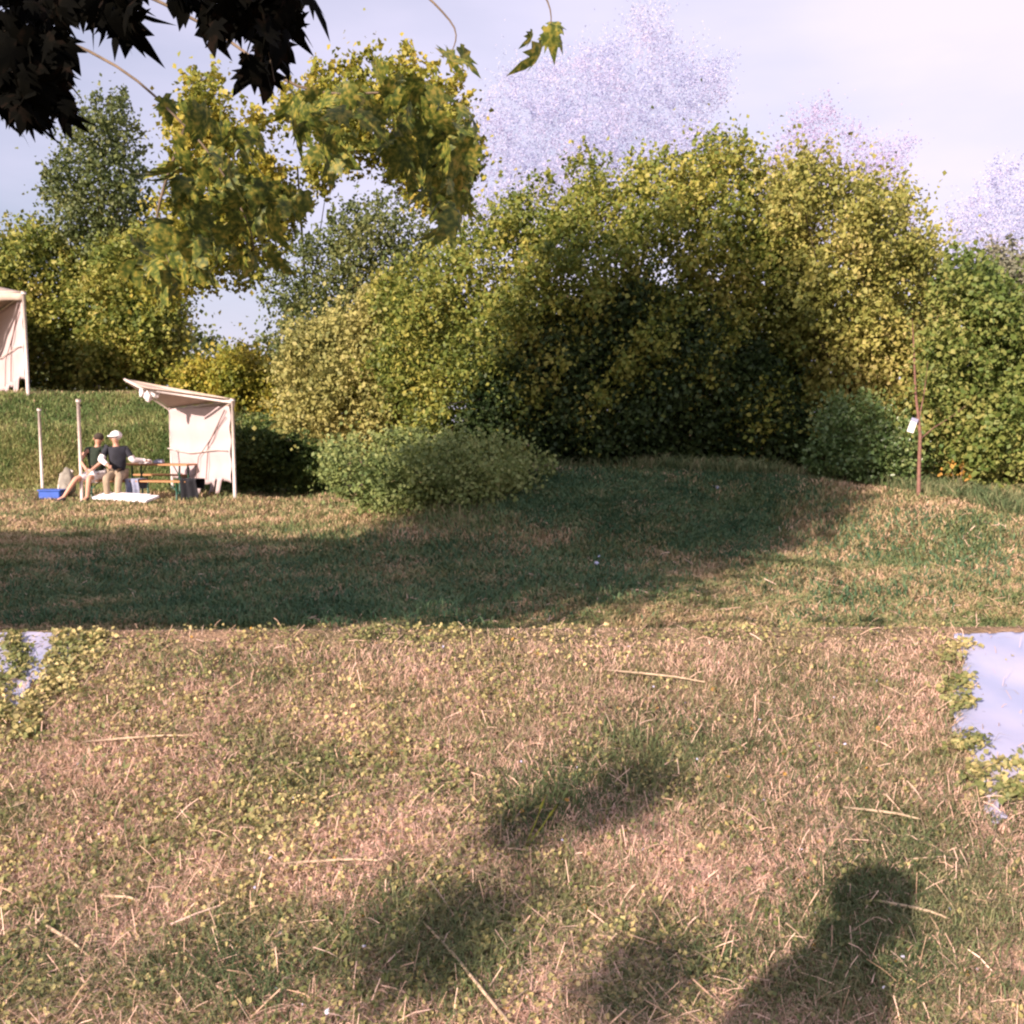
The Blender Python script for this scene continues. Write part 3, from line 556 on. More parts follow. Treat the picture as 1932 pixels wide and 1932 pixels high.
def round_leaves(p, size, hi=.03):
    n = len(p); K = 7; an = np.linspace(0, 2 * np.pi, K, endpoint=False)[None] + rng.uniform(0, 6.28, n)[:, None]
    nn = rng.normal(size=(n, 3)) * .55; nn[:, 2] += 1.0; nn[:, 1] -= .35; nn[:, 0] -= .2; nn = unit(nn); a = unit(np.cross(nn, rng.normal(size=(n, 3)))); s = np.cross(nn, a)
    S = (size * rng.uniform(.4, 1.3, n))[:, None] * rng.uniform(.72, 1.1, (n, K)); base = p + np.stack([0 * p[:, 0], 0 * p[:, 0], rng.uniform(.004, hi, n)], -1)
    el = rng.uniform(.6, 1, n)[:, None, None]
    V = base[:, None] + a[:, None] * (S * np.cos(an))[..., None] + s[:, None] * (S * np.sin(an))[..., None] * el - nn[:, None] * (.25 * S * np.abs(np.cos(an)))[..., None]
    return V.reshape(-1, 3), np.arange(n)[:, None] * K + np.arange(K)[None]
p = np.repeat(p, 5, 0) + np.stack([rng.normal(size=len(p) * 5) * .016, rng.normal(size=len(p) * 5) * .016, rng.uniform(.004, .03, len(p) * 5)], -1); p[:, 1] = np.minimum(p[:, 1], 4.02); v, f = leaf_arrays(p, .0145, -.0, 1.6, 5)
prop(link('ground_leaves', raw('ground_leaves', v, f, 3), ivy), 'small yellow green leaves creeping over the left of the near bank', 'ground cover', kind='stuff')
p = nfield(5200); p = p[keep(p, .35)]; v, f = straws(p, .06, .0017, lift=.03)
p2 = nfield(50); p2 = p2[keep(p2, .05)]; v2, f2 = straws(p2, .13, .0030, lift=.03)
prop(link('cut_straw', raw('cut_straw', np.concatenate([v, v2]), np.concatenate([f, f2 + len(v)]), 4), stm), 'cut pale straws lying over the near bank', 'straw', kind='stuff')
p = nfield(300); p = p[keep(p, .1)]; v, f = round_leaves(p, .009, .02)
prop(link('fallen_leaves', raw('fallen_leaves', v, f, 7), LG['orange']), 'small fallen orange leaves strewn in the near grass', 'leaves', kind='stuff')
fl = leafmat('lavender_petals', [(0, (.55, .60, .95)), (1, (.85, .82, .95))], trans=.3)
p = nfield(110); v, f = round_leaves(p, .006, .04)
q = np.array([(1190, 868), (1193, 872), (1345, 925), (1352, 928), (1180, 880), (1290, 885), (1515, 1155), (1120, 1068), (1126, 1072), (1130, 1064)], float); pw = hit(q[:, 0], q[:, 1], 6, 40); v2, f2 = round_leaves(pw, .03, .1)
prop(link('wild_flowers', raw('wild_flowers', np.concatenate([v, v2]), np.concatenate([f, f2 + len(v)]), 7), fl), 'tiny pale lavender flowers dotted through the grass', 'flowers', kind='stuff')

# the longest loose sticks
sticks = [((160, 1412), (365, 1402)), ((520, 1645), (722, 1641)), ((1145, 1275), (1330, 1300)), ((1590, 1537), (1735, 1562)), ((1660, 1716), (1790, 1752)), ((190, 1706), (265, 1718)), ((60, 1745), (170, 1825)), ((1010, 2010), (800, 1760))]
wh = ['long straight stick lying flat in the leaves at the upper left of the near bank', 'long straight stick lying flat just left of the middle of the near bank', 'thin stick lying near the top of the bank right of the middle', 'thin stick lying in pale straw at the right below the sky patch',
      'greyish stick lying beside the dark shadow at the lower right', 'short broad pale stick at the lower left', 'slanting stick lying near the bottom left corner', 'long stalk slanting out of the bottom edge near the middle']
for (a, b_), lb in zip(sticks, wh):
    A = Vector(hit(a[0], a[1])[0]) + Vector((0, 0, .022)); B = Vector(hit(b_[0], b_[1])[0]) + Vector((0, 0, .026)); mb = MB()
    m1 = A.lerp(B, .35) + Vector((0, 0, .004)); m2 = A.lerp(B, .7) + Vector((.002, 0, .006)); mb.tube([A, m1, m2, B], [.0035, .0042, .0036, .0025], 6)
    prop(mb.build('stick', M['tape'], None, True), lb, 'stick', 'loose sticks on the near bank')
# seed stalks in the middle
p0 = Vector(hit(985, 1610)[0]); t = empty('seed_stalk', p0, 'pair of tall thin green seed stalks in the middle of the near bank', 'plant')
for e_ in ((1030, 1500), (1052, 1518)):
    tip = P(e_[0], e_[1], p0.y + .06); mb = MB(); mb.tube([p0, p0.lerp(tip, .5) + Vector((.004, 0, .004)), tip], [.0022, .0017, .001], 6); mb.build('stem', LG['yellow'], t, True)
    mb = MB(); mb.tube([p0.lerp(tip, .72), p0.lerp(tip, .8), p0.lerp(tip, .93)], [.001, .005, .001], 8); mb.build('seed_head', LG['yellow'], t, True)

# thin pale sheets added on the bank to stand for patches of overlaid sky
def sheet(name, label, poly, seed):
    n = 60; pl = np.array(poly, float); lo, hi = pl.min(0), pl.max(0)
    gx = np.linspace(lo[0], hi[0], 90); gy = np.linspace(lo[1], hi[1], 90); XX, YY = np.meshgrid(gx, gy, indexing='ij')
    qq = np.stack([XX.ravel(), YY.ravel()], -1); j = qq + np.stack([6 * np.sin(qq[:, 1] * .21) + 5 * np.sin(qq[:, 1] * .083 + seed), 5 * np.sin(qq[:, 0] * .13)], -1)
    ins = inpoly(j, poly).reshape(90, 90)
    W = hit(qq[:, 0], np.maximum(qq[:, 1], 1199), 1.5, 5.0); W[:, 2] += .012 + .004 * np.sin(W[:, 0] * 16 + seed) * np.sin(W[:, 1] * 13)
    fs = []; 
    for i in range(89):
        for k in range(89):
            if ins[i, k] and ins[i + 1, k] and ins[i, k + 1] and ins[i + 1, k + 1]: a = i * 90 + k; fs.append((a, a + 90, a + 91, a + 1))
    used = sorted({q_ for f_ in fs for q_ in f_}); mpx = {o: i for i, o in enumerate(used)}
    me = bpy.data.meshes.new(name); me.from_pydata([tuple(W[u_]) for u_ in used], [], [tuple(mpx[q_] for q_ in reversed(f_)) for f_ in fs]); me.update()
    o = link(name, me, M['sheet'], None, True); so = o.modifiers.new('thickness', 'SOLIDIFY'); so.thickness = .004
    prop(o, label, 'sheet')  # sheet here is an added patch standing for overlaid sky
sheet('pale_sheet', 'large pale lavender blue patch standing for overlaid sky at the right of the near bank', [(1795, 1192), (1815, 1260), (1792, 1330), (1805, 1400), (1850, 1470), (1868, 1560), (1900, 1560), (1895, 1490), (1990, 1500), (2150, 1520), (2150, 1192)], 0)  # pale_sheet objects are added stand-ins for overlaid sky
sheet('pale_sheet', 'small pale blue patch standing for overlaid sky under leaves at the left of the bank', [(-80, 1192), (185, 1192), (130, 1260), (75, 1290), (30, 1340), (-80, 1370)], 2)
# leafy sprigs over the edges of the sky patches
sg = []
for (x0, y0, x1, y1, k) in [(1770, 1260, 1830, 1215, 60), (1770, 1310, 1832, 1290, 60), (1775, 1345, 1835, 1330, 50), (1790, 1420, 1850, 1405, 60), (1830, 1500, 1850, 1450, 40), (1860, 1470, 1930, 1440, 40), (1875, 1510, 1932, 1490, 60),
                            (50, 1290, 22, 1205, 150), (85, 1330, 120, 1200, 180), (130, 1300, 150, 1200, 120), (10, 1380, 0, 1290, 130), (170, 1280, 190, 1200, 90), (60, 1400, 60, 1320, 150)]:
    tt = rng.random(k) ** .8; sg.append(np.stack([x0 + (x1 - x0) * tt + rng.normal(size=k) * 10 * (1.1 - .5 * tt), y0 + (y1 - y0) * tt + rng.normal(size=k) * 8], -1))
sg = np.concatenate(sg); sg[:, 1] = np.maximum(sg[:, 1], 1202); pw = hit(sg[:, 0], sg[:, 1], 1.5, 5); pw = np.repeat(pw, 3, 0) + rng.normal(size=(len(pw) * 3, 3)) * np.array([.018, .018, .004]) + np.array([0, 0, .024]); pw[:, 1] = np.minimum(pw[:, 1], 3.99); v, f = leaf_arrays(pw, .021, 0, 1.4, 3)
prop(link('leafy_runners', raw('leafy_runners', v, f, 3), ivy), 'yellow green leafy runners creeping over the edges of the sky patches', 'ground cover', kind='stuff')

# ------------------------------------------------------------------ shelters
def shelter(FR, yawv, S, label, full):
    """FR: front right foot; edges taken from the lower shelter"""
    t = empty('shelter', FR, label, 'shelter', 'white sided garden shelters')
    ex = Vector((-3.41, .7, 0)) * S; ey = Vector((-2.4, 3.3, 0)) * S; FR = Vector(FR); hgt = 1.98 * S
    def ft(a, b): q_ = FR + ex * a + ey * b; q_.z = gzf(q_.x, q_.y) - .03; return q_
    def tp(a, b, z=1.0): q_ = FR + ex * a + ey * b; q_.z = FR.z + hgt * z; return q_
    for a, b in ((0, 0), (1, 0), (0, 1), (1, 1)):
        mb = MB(); k = 1.0 if b == 0 else .93; mb.tube([ft(a, b), tp(a, b, k)], .035 * S, 10); mb.tube([tp(a, b, k), tp(a, b, k) + Vector((0, 0, .06 * S))], .05 * S, 10); mb.build('post', M['pole'], t, True)
    pk = tp(.5, .5, 1.24 if not full else 1.34)
    for a, b in ((0, 0), (1, 0), (0, 1), (1, 1)):
        if not full and a == 1: continue
        mb = MB(); mb.tube([tp(a, b, 1.0 if b == 0 else .93), pk], .02 * S, 8); mb.build('rafter', M['pole'], t, True)
    mb = MB(); mb.tube([tp(0, 0, 1.0), tp(0, 1, .93)], .028 * S, 8); mb.build('eave_bar', M['pole'], t, True)
    mb = MB(); mb.tube([tp(0, 0, .985), tp(.48 if not full else 1, 0, 1.10 if not full else 1)], .024 * S, 8); mb.build('eave_bar', M['pole'], t, True)
    # roof cloth: right slope (and all four slopes for the complete one)
    cn = [tp(0, 0, 1.02), tp(0, 1, .96), tp(1, 1, .96), tp(1, 0, 1.02)]
    for i in (range(4) if full else (0,)):
        A, B = cn[i], cn[(i + 1) % 4]; K_ = pk + Vector((0, 0, .05)); mb = MB()
        mb.sheet(lambda u, v: (A.lerp(B, u)).lerp(K_, v * .97) + Vector((0, 0, -.10 * S * math.sin(math.pi * v) * math.sin(math.pi * u))), 8, 8, .02); mb.build('roof_panel', M['roofcloth'], t, True)
        mb = MB(); mb.sheet(lambda u, v: A.lerp(B, u) + Vector((0, 0, -.14 * S * v + .01 * math.sin(u * 30))) + (A + B - 2 * pk).normalized() * .045, 24, 2, .008); mb.build('valance', M['roofcloth'], t, True)
    if not full:
        A, B, K_ = tp(0, 0, 1.02), tp(.48, 0, 1.13), pk + Vector((0, 0, .05)); mb = MB()
        mb.sheet(lambda u, v: A.lerp(B, u).lerp(K_, v * .97) + Vector((0, 0, -.05 * math.sin(math.pi * v))), 8, 8, .02); mb.build('roof_panel', M['roofcloth'], t, True)
    # right side wall of canvas with a ragged lifted bottom edge
    n_in = ex.normalized() * .05
    def wall(u, v):
        bot = .20 + .07 * math.sin(u * 7 + .6) + .07 * (1 - u) ** 2 + .02 * math.sin(u * 31)
        z = bot + (1.86 - bot) * v
        q_ = FR + ey * u * .98 + ey * .01; q_.z = FR.z + z * S + .02
        return q_ + n_in * (1 + .9 * math.sin(u * 17) * (1 - v) + .35 * math.sin(v * 20))
    mb = MB(); mb.sheet(wall, 40, 26, .008); w_ = mb.build('side_wall', M['canvas'], t, True)
    mb = MB(); a0 = wall(.03, .95) + n_in * 1.2; a1 = wall(.30, .5) + n_in * 1.6; a2 = wall(.33, .05) + n_in * 1.8; mb.tube([a0, a1, a2], .012 * S, 6); mb.build('strap', M['strap'], t, True)
    mb = MB(); a0 = wall(.03, .86) + n_in * 1.2; a1 = wall(.42, .35) + n_in * 1.6; a2 = wall(.45, .02) + n_in * 1.8; mb.tube([a0, a1, a2], .009 * S, 6); mb.build('strap', M['strap'], t, True)
    mb = MB(); mb.tube([wall(i / 10, .42) + n_in * 1.3 for i in range(11)], .012 * S, 6); mb.build('seam', M['pole'], t, True)
    for u0 in (.06, .2, .38):                                                  # loose hanging strips at the foot
        mb = MB(); mb.sheet(lambda u, v: wall(u0 + u * .1 + .05 * v, .02) + Vector((0, 0, -.30 * S * v + .03)) + n_in * (1.2 + math.sin(u * 5)), 5, 5, .008); mb.build('hanging_strip', M['canvas'], t, True)
    return t
FRp = Vector((-5.62, 19.9, 0)); FRp.z = gzf(FRp.x, FRp.y)
shelter(FRp, None, 1.0, 'lower white sided shelter with open roof frame over two seated people', False)
p2 = Vector((-13.0, 26.6, 0)); p2.z = gzf(p2.x, p2.y)
shelter(p2, None, 1.36, 'upper white sided shelter with brown cloth roof cut off by the left edge', True)
# white cloth bundle on the roof
t = empty('cloth_bundle', P(280, 748, 21.2), 'crumpled white cloth bundle caught on the roof frame of the lower shelter', 'cloth')
import bmesh
def blob(name, c, r, m, parent, seed=0, amp=.18):
    bm = bmesh.new(); bmesh.ops.create_icosphere(bm, subdivisions=3, radius=1)
    for v_ in bm.verts:
        n_ = v_.co.copy(); k = 1 + amp * math.sin(n_.x * 4 + seed) * math.sin(n_.y * 5 + seed * 2) + amp * .6 * math.sin(n_.z * 9 + n_.x * 7 + seed)
        v_.co = Vector((n_.x * r[0], n_.y * r[1], n_.z * r[2])) * k + Vector(c)
    me = bpy.data.meshes.new(name); bm.to_mesh(me); bm.free(); return link(name, me, m, parent, True)
for i, (x_, y_, r_) in enumerate([(268, 741, .075), (279, 748, .10), (294, 741, .10), (287, 738, .07)]): blob('fold', P(x_, y_, 21.2 + .03 * i), (r_ * .8, r_ * .7, r_ * 1.15), M['white'], t, i * 1.3, .22)
mb = MB(); mb.tube([P(235, 716, 21.6), P(272, 735, 21.2)], .03, 8); mb.build('loose_pole', M['pole'], t, True)

# table and bench (folding, green metal legs)
ux = Vector((3.41, -.7, 0)).normalized(); uy = Vector((-ux.y, ux.x, 0))
def furniture(name, cat, label, A, B, z, wd, th):
    A = Vector(A); B = Vector(B); A.z = B.z = 0; mid = (A + B) / 2; base = Vector((mid.x, mid.y, gzf(mid.x, mid.y))); t = empty(name, base, label, cat)
    ax = (B - A).normalized(); ay = Vector((-ax.y, ax.x, 0)); rot = Matrix((ax, ay, Vector((0, 0, 1)))).transposed()
    mb = MB(); mb.box(base + Vector((0, 0, z - th / 2)), ((B - A).length, wd, th), rot); mb.build('top' if cat == 'table' else 'seat', M['wood'], t)
    for e in (-1, 1):
        c_ = base + ax * e * ((B - A).length / 2 - .22)
        for s_ in (-1, 1):
            mb = MB(); mb.tube([c_ + ay * s_ * wd * .40 + Vector((0, 0, -.01)), c_ + ay * s_ * wd * .34 + Vector((0, 0, z - th))], .02, 8); mb.build('leg', M['greenmetal'], t, True)
        mb = MB(); mb.tube([c_ + ay * -wd * .38 + Vector((0, 0, z * .35)), c_ + ay * wd * .38 + Vector((0, 0, z * .35))], .014, 6); mb.tube([c_ + Vector((0, 0, z * .4)), c_ - ax * e * .25 + Vector((0, 0, z - th))], .012, 6); mb.build('brace', M['greenmetal'], t, True)
    return base
tb = furniture('folding_table', 'table', 'narrow orange wood table on green metal legs reaching to the white side wall', (-8.5, 21.75, 0), (-6.95, 21.43, 0), .76, .5, .035)
bb = furniture('bench', 'bench', 'long orange wood bench on green metal legs in front of the table', (-9.25, 21.0, 0), (-6.75, 20.5, 0), .46, .27, .035)
bb2 = furniture('bench', 'bench', 'second bench at the far side of the table half hidden behind it', (-8.6, 22.5, 0), (-6.9, 22.15, 0), .46, .27, .035)
# things on the table
for px_, w_, m_, lb in ((274, .26, 'white', 'white and pink napkin stack on the left of the table'), (300, .2, 'greyblue', 'small pale box on the middle of the table')):
    q_ = P(px_, 875, 21.6); mb = MB(); mb.box((q_.x, q_.y, tb.z + .76 + .035), (w_, .16, .066)); mb.box((q_.x + .02, q_.y, tb.z + .76 + .08), (w_ * .7, .12, .02)); prop(mb.build('table_box', M[m_]), lb, 'box')
def draped(name, label, cat, c, ax, wd, top, drop, m, back=.2):
    ax = Vector(ax).normalized(); ay = Vector((-ax.y, ax.x, 0)); c = Vector(c); mb = MB()
    def fn(u, v):
        a = (u - .5) * wd * (1 + .25 * v); s_ = v * (drop + back + .3)
        if s_ < back: o_ = Vector((0, 0, top - (back - s_))) + ay * .16
        elif s_ < back + .3: o_ = Vector((0, 0, top + .012)) + ay * (.16 - (s_ - back))
        else: o_ = Vector((0, 0, top - (s_ - back - .3))) - ay * (.15 + .03 * math.sin(u * 14))
        return c + ax * (a + .02 * math.sin(v * 9)) + o_ + Vector((0, 0, .03 * math.sin(u * 9) * v if s_ > back + .3 else 0))
    mb.sheet(fn, 16, 26, .012); return prop(mb.build(name, m, None, True), label, cat)
draped('grey_cloth', 'grey blue striped cloth draped over the bench right of the seated man', 'cloth', Vector((-7.93, 20.74, bb.z)), ux, .27, .475, .33, M['greyblue'])
draped('dark_jacket', 'dark navy jacket hanging over the right end of the bench', 'jacket', Vector((-6.66, 20.49, bb.z)), ux, .33, .49, .45, M['dkjacket'])
# white board on the ground
A, B = Vector(hit(182, 930)[0]), Vector(hit(286, 946)[0]); A.y = 20.6; A.x = (182 - 966) / F * 20.6; B.y = 19.7; B.x = (286 - 966) / F * 19.7
mid = (A + B) / 2; an = math.atan2(B.y - A.y, B.x - A.x); rot = Matrix.Rotation(an, 3, 'Z') @ Matrix.Rotation(R(14), 3, 'X')
mb = MB(); mb.box((mid.x, mid.y, gzf(mid.x, mid.y) + .12), ((B - A).length, .34, .05), rot); mb.box((mid.x, mid.y, gzf(mid.x, mid.y) + .16), ((B - A).length * .8, .22, .04), rot); prop(mb.build('white_board', M['board']), 'long white board lying on the grass in front of the seated people', 'board')
# blue crate
g = G(97, 21.2); t = empty('blue_crate', g, 'blue plastic crate on the grass between the two left posts', 'crate')
mb = MB(); mb.box(g + Vector((0, 0, .10)), (.46, .32, .18)); mb.build('body', M['blue'], t); mb = MB(); mb.box(g + Vector((0, 0, .20)), (.49, .35, .03)); mb.build('lid', M['blue'], t)
g = G(126, 21.6); t = empty('rucksack', g, 'grey green rucksack leaning upright beside the blue crate', 'rucksack')
blob('body', g + Vector((0, 0, .30)), (.17, .14, .33), M['greycl'], t, 1, .12); blob('pocket', g + Vector((.02, -.12, .18)), (.12, .07, .13), M['greycl'], t, 2, .12)
mb = MB(); mb.tube([g + Vector((-.22, -.05, -.01)), g + Vector((-.13, -.02, .5)), g + Vector((-.02, .02, .64)), g + Vector((.12, .02, .55))], .022, 8); mb.build('frame', M['pole'], t, True)

# ------------------------------------------------------------------ people
def skin_body(name, joints, edges, m, parent, sub=2):
    """one continuous surface grown over a jointed skeleton; joints: name->(pos, radius)"""
    names = list(joints); me = bpy.data.meshes.new(name); me.from_pydata([tuple(joints[n][0]) for n in names], [(names.index(a), names.index(b)) for a, b in edges], []); me.update()
    o = link(name, me, m, parent); o.modifiers.new('skin', 'SKIN')
    if not me.skin_vertices: 
        bpy.context.view_layer.objects.active = o
    for i, n in enumerate(names):
        r_ = joints[n][1]; sv = me.skin_vertices[0].data[i]; sv.radius = (r_, r_) if not hasattr(r_, '__len__') else r_; sv.use_root = (i == 0)
    s_ = o.modifiers.new('sub', 'SUBSURF'); s_.levels = sub; s_.render_levels = sub
    dg = bpy.context.evaluated_depsgraph_get(); ev = bpy.data.meshes.new_from_object(o.evaluated_get(dg)); o.modifiers.clear(); old = o.data; o.data = ev
    if not ev.materials: ev.materials.append(m)
    ev.polygons.foreach_set('use_smooth', np.ones(len(ev.polygons), bool)); return o
def limb_cloth(name, pts, rad, m, parent):
    P_ = [Vector(q_) for q_ in pts]; out = []; rr = []
    for i in range(len(P_) - 1):
        for k in range(4): out.append(P_[i].lerp(P_[i + 1], k / 4)); rr.append(rad[i] + (rad[i + 1] - rad[i]) * k / 4)
    out.append(P_[-1]); rr.append(rad[-1]); mb = MB(); mb.tube(out, rr, 12); return mb.build(name, m, parent, True)
def person(label, O, yaw, J, top, legs, hairm, hat=None, sleeve='long', sleevem=None, trouser=1.0, group=None):
    """J: joint positions in the person's own frame (x right, -y forward, z up), metres"""
    O = Vector(O); Rz = Matrix.Rotation(yaw, 3, 'Z'); T = lambda q_: O + Rz @ Vector(q_)
    t = empty('person', O, label, 'person', group)
    j = {k: T(v_) for k, v_ in J.items()}
    jo = {'pelvis': (j['pelvis'], .125), 'belly': (j['pelvis'].lerp(j['chest'], .5), .115), 'chest': (j['chest'], .13), 'neckb': (j['neck'], .065), 'neck': (j['neck'].lerp(j['head'], .35), .052), 'head': (j['head'], .085), 'crown': (j['head'] + (j['head'] - j['neck']).normalized() * .075, .07)}
    ed = [('pelvis', 'belly'), ('belly', 'chest'), ('chest', 'neckb'), ('neckb', 'neck'), ('neck', 'head'), ('head', 'crown')]
    for s_ in 'LR':
        jo['sh' + s_] = (j['sh' + s_], .06); jo['el' + s_] = (j['el' + s_], .042); jo['wr' + s_] = (j['wr' + s_], .028)
        hd = (j['wr' + s_] - j['el' + s_]).normalized(); jo['pa' + s_] = (j['wr' + s_] + hd * .06, (.036, .018))
        ed += [('chest', 'sh' + s_), ('sh' + s_, 'el' + s_), ('el' + s_, 'wr' + s_), ('wr' + s_, 'pa' + s_)]
        side = hd.cross(Vector((0, 0, 1))).normalized()
        for k, (o_, l_) in enumerate(((-.028, .065), (-.010, .080), (.010, .076), (.027, .060))):
            b0 = j['wr' + s_] + hd * .085 + side * o_; b1 = b0 + hd * l_ * .55 + Vector((0, 0, -.006)); b2 = b1 + hd * l_ * .4 + Vector((0, 0, -.02))
            for q_, nm, r_ in ((b0, 'a', .010), (b1, 'b', .009), (b2, 'c', .007)): jo['f%s%d%s' % (s_, k, nm)] = (q_, r_)
            ed += [('pa' + s_, 'f%s%da' % (s_, k)), ('f%s%da' % (s_, k), 'f%s%db' % (s_, k)), ('f%s%db' % (s_, k), 'f%s%dc' % (s_, k))]
        th = j['wr' + s_] + hd * .045 - side * .045; jo['t%sa' % s_] = (th, .011); jo['t%sb' % s_] = (th + hd * .04 - side * .012, .009); ed += [('pa' + s_, 't%sa' % s_), ('t%sa' % s_, 't%sb' % s_)]
        jo['hp' + s_] = (j['hp' + s_], .095); jo['kn' + s_] = (j['kn' + s_], .06); jo['ca' + s_] = (j['kn' + s_].lerp(j['an' + s_], .3), .055); jo['an' + s_] = (j['an' + s_], .036); jo['to' + s_] = (j['to' + s_], .035)
        ed += [('pelvis', 'hp' + s_), ('hp' + s_, 'kn' + s_), ('kn' + s_, 'ca' + s_), ('ca' + s_, 'an' + s_), ('an' + s_, 'to' + s_)]
    body = skin_body('body', jo, ed, M['skin'], t)
    # face
    fd = (T(J['look']) - j['head']).normalized(); upv = (j['head'] - j['neck']).normalized(); fd = (fd - upv * fd.dot(upv)).normalized(); rt = fd.cross(upv)
    mb = MB(); hc = j['head'] + upv * .02; mb.tube([hc + fd * .075 + upv * .03, hc + fd * .108 - upv * .01, hc + fd * .08 - upv * .02], [.008, .014, .008], 8); mb.build('nose', M['skin'], t, True)
    for s_ in (-1, 1):
        blob('eye', hc + fd * .080 + rt * s_ * .032 + upv * .026, (.012, .012, .008), M['darkhair'], t, 0, 0); blob('ear', hc + rt * s_ * .088, (.014, .02, .03), M['skin'], t, 0, 0)
    mb = MB(); mb.tube([hc + fd * .083 - upv * .05 - rt * .022, hc + fd * .09 - upv * .052, hc + fd * .083 - upv * .05 + rt * .022], .005, 6); mb.build('mouth', M['wood'], t, True)
    hb = blob('hair', hc - fd * .022 + upv * .045, (.098, .10, .088), hairm, t, 3, .04)
    if hat: blob('hat', hc - fd * .03 + upv * .05, (.12, .12, .10), hat, t, 1, .05); mb = MB(); mb.tube([hc + upv * .055, hc + upv * .07], [.15, .12], 20); mb.build('hat_brim', hat, t, True)
    # clothes
    cl = {'pelvis': (j['pelvis'] - Vector((0, 0, .02)), .175), 'belly': (j['pelvis'].lerp(j['chest'], .5), .175), 'chest': (j['chest'], .185), 'upper': (j['chest'].lerp(j['neck'], .55), .15), 'neck': (j['neck'] - upv * .02, .085)}
    ce = [('pelvis', 'belly'), ('belly', 'chest'), ('chest', 'upper'), ('upper', 'neck')]
    for s_ in 'LR':
        cl['s' + s_] = (j['sh' + s_], .09); cl['e' + s_] = (j['sh' + s_].lerp(j['el' + s_], .9 if sleeve == 'long' else .5), .062); ce += [('chest', 's' + s_), ('s' + s_, 'e' + s_)]
    skin_body('jacket' if sleeve == 'long' else 'shirt', cl, ce, top, t)
    if sleevem:
        for s_ in 'LR': limb_cloth('sleeve', [j['sh' + s_].lerp(j['el' + s_], .7), j['el' + s_], j['wr' + s_]], [.068, .064, .045], sleevem, t)
    cl = {'pelvis': (j['pelvis'], .152)}; ce = []
    for s_ in 'LR':
        cl['h' + s_] = (j['hp' + s_], .112); cl['k' + s_] = (j['hp' + s_].lerp(j['kn' + s_], 1.0 if trouser > .5 else .85), .082); ce += [('pelvis', 'h' + s_), ('h' + s_, 'k' + s_)]
        if trouser > .5: cl['a' + s_] = (j['kn' + s_].lerp(j['an' + s_], .9), .062); ce += [('k' + s_, 'a' + s_)]
    skin_body('trousers' if trouser > .5 else 'shorts', cl, ce, legs, t)
    for s_ in 'LR':
        d_ = (j['to' + s_] - j['an' + s_]); c_ = j['an' + s_].lerp(j['to' + s_], .5) - Vector((0, 0, .03)); limb_cloth('shoe', [j['an' + s_] - d_ * .15 - Vector((0, 0, .02)), c_, j['to' + s_] + d_ * .2], [.042, .05, .036], M['darkhair'] if trouser > .5 else M['navy'], t)
    return t
# man on the bench: -y is forward in his frame; seated at .46
J1 = dict(pelvis=(0, .02, .58), chest=(.02, -.03, 1.0), neck=(0, -.05, 1.2), head=(-.01, -.07, 1.33), look=(-1, -.5, 1.2),
          shL=(-.19, -.04, 1.12), elL=(-.27, -.22, .90), wrL=(-.10, -.42, .80), shR=(.19, -.02, 1.12), elR=(.33, -.06, .88), wrR=(.53, .10, .86),
          hpL=(-.09, -.05, .56), knL=(-.12, -.46, .52), anL=(-.12, -.42, .12), toL=(-.13, -.56, .05), hpR=(.09, -.05, .56), knR=(.13, -.46, .52), anR=(.10, -.50, .12), toR=(.12, -.64, .05))
person('seated person in a dark jacket with white sleeves and khaki trousers reaching to the table', Vector((-8.35, 20.82, bb.z)), R(8), J1, M['navy'], M['khaki'], M['hair'], hat=M['white'], sleevem=M['white'], group='people seated under the shelter')
J2 = dict(pelvis=(0, .02, .58), chest=(.06, -.06, .98), neck=(.10, -.08, 1.18), head=(.13, -.10, 1.30), look=(.6, -1, 1.1),
          shL=(-.12, -.10, 1.10), elL=(-.20, -.28, .88), wrL=(.02, -.46, .74), shR=(.24, -.05, 1.10), elR=(.30, -.22, .88), wrR=(.18, -.46, .70),
          hpL=(-.09, -.05, .56), knL=(-.20, -.45, .50), anL=(-.42, -.56, .12), toL=(-.52, -.66, .05), hpR=(.09, -.05, .56), knR=(.10, -.46, .52), anR=(.08, -.52, .12), toR=(.08, -.67, .05))
person('seated person in a dark green top and white shorts with bare legs', Vector((-8.83, 20.9, bb.z)), R(-8), J2, M['dkgreen'], M['white'], M['darkhair'], sleeve='short', trouser=0, group='people seated under the shelter')
# photographer's shadow: a person standing beside the camera, out of frame
J3 = dict(pelvis=(0, 0, .93), chest=(0, .0, 1.27), neck=(0, 0, 1.46), head=(0, -.02, 1.58), look=(0, -2, 1.55), shL=(-.19, 0, 1.38), elL=(-.27, -.04, 1.10), wrL=(-.08, -.24, 1.22), shR=(.19, 0, 1.38), elR=(.27, -.04, 1.10), wrR=(.08, -.24, 1.22),
          hpL=(-.09, 0, .9), knL=(-.11, -.02, .49), anL=(-.12, 0, .09), toL=(-.14, -.16, .04), hpR=(.09, 0, .9), knR=(.11, -.02, .49), anR=(.12, 0, .09), toR=(.14, -.16, .04))
person('standing person just outside the left side whose shadow falls at the lower right', (-.62, .22, 0), R(55), J3, M['navy'], M['khaki'], M['darkhair'])

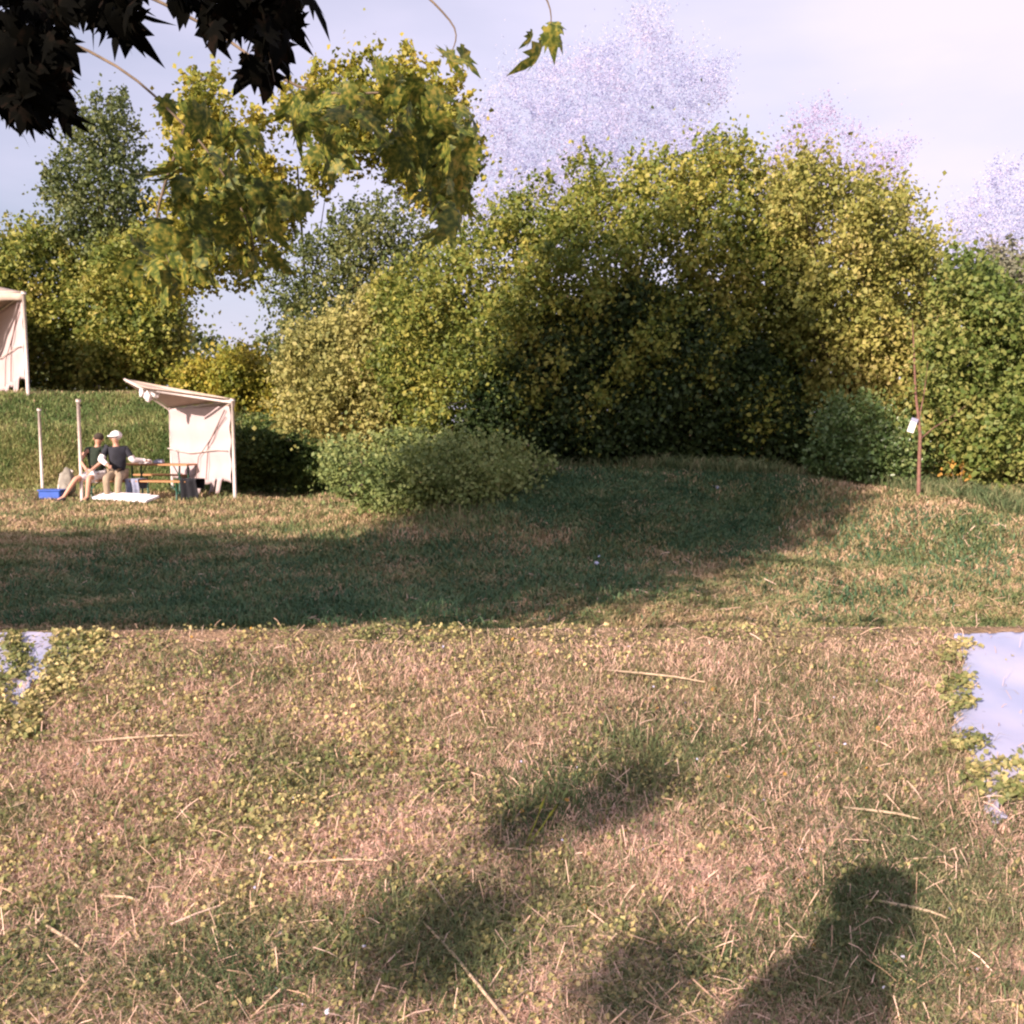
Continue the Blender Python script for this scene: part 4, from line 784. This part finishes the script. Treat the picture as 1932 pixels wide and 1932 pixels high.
# ------------------------------------------------------------------ stake with tag, right
b0 = Vector(hit(1733, 938, 8, 20)[0]); d_ = b0.y
t = empty('young_sapling', b0, 'thin red brown sapling standing alone in front of the bushes at the right', 'sapling')
mb = MB(); mb.tube([b0 - Vector((0, 0, .05)), P(1734, 880, d_), P(1736, 820, d_), P(1733, 790, d_), P(1727, 740, d_), P(1724, 650, d_), P(1721, 600, d_)], [.028, .025, .023, .02, .016, .011, .004], 8); mb.build('stem', M['stake'], t, True)
mb = MB(); mb.tube([P(1737, 828, d_), P(1760, 808, d_ + .05), P(1800, 783, d_ + .1), P(1822, 765, d_ + .1)], [.010, .007, .005, .002], 6); mb.build('branch', M['stake'], t, True)
mb = MB(); mb.tube([P(1733, 795, d_), P(1744, 740, d_ + .04), P(1751, 680, d_ + .05)], [.010, .007, .003], 6); mb.build('branch', M['stake'], t, True)
al = np.concatenate([np.array([P(1727 + rng.normal() * 9, 740 - 140 * q_, d_ + rng.normal() * .05) for q_ in rng.random(70)]), np.array([P(1760 + 60 * q_ + rng.normal() * 4, 808 - 42 * q_ + rng.normal() * 5, d_ + .07) for q_ in rng.random(16)]), np.array([P(1744 + rng.normal() * 6, 740 - 60 * q_, d_ + .05) for q_ in rng.random(22)])])
v, f = leaf_arrays(al, .055); link('leaves', raw('leaves', v, f, 3), LG['mid'], t)
pc = P(1722, 803, d_ - .04); t = empty('hanging_tag', pc, 'white plastic tag with a grey cap hanging tilted from the thin sapling', 'tag')
rot = Matrix.Rotation(R(18), 3, 'Y'); mb = MB(); mb.box(pc + Vector((-.01, 0, -.02)), (.085, .025, .15), rot); mb.build('card', M['tag'], t)
mb = MB(); mb.box(pc + rot @ Vector((0, 0, .075)), (.09, .034, .05), rot); mb.build('cap', M['tagcap'], t); mb = MB(); mb.tube([pc + rot @ Vector((0, 0, .09)), P(1731, 786, d_)], .004, 5); mb.build('string', M['strap'], t)
# yellow leaf sprays at the right
q = np.concatenate([sample([(1770, 890), (1800, 860), (1820, 870), (1800, 920), (1775, 920)], 22), sample([(1810, 880), (1830, 850), (1835, 900), (1815, 915)], 14)])
pw = Pn(q[:, 0], q[:, 1], 14.0 + rng.uniform(-.1, .1, len(q))); v, f = leaf_arrays(pw, .07)
g = Vector(pw.mean(0)); g.z = gzf(g.x, g.y); t = empty('yellow_shrub', g, 'small sparse shrub with orange yellow leaves right of the sapling foot', 'shrub'); link('leaves', raw('leaves', v, f, 3), LG['orange'], t)
mb = MB()
for k in range(7): e = Vector(pw[k * 5]); mb.tube([g + Vector((rng.normal() * .08, 0, -.03)), g.lerp(e, .5) + Vector((.02, 0, 0)), e], [.008, .006, .003], 5)
mb.build('stem', M['twig'], t, True)
# two short posts near the shelter's back bank
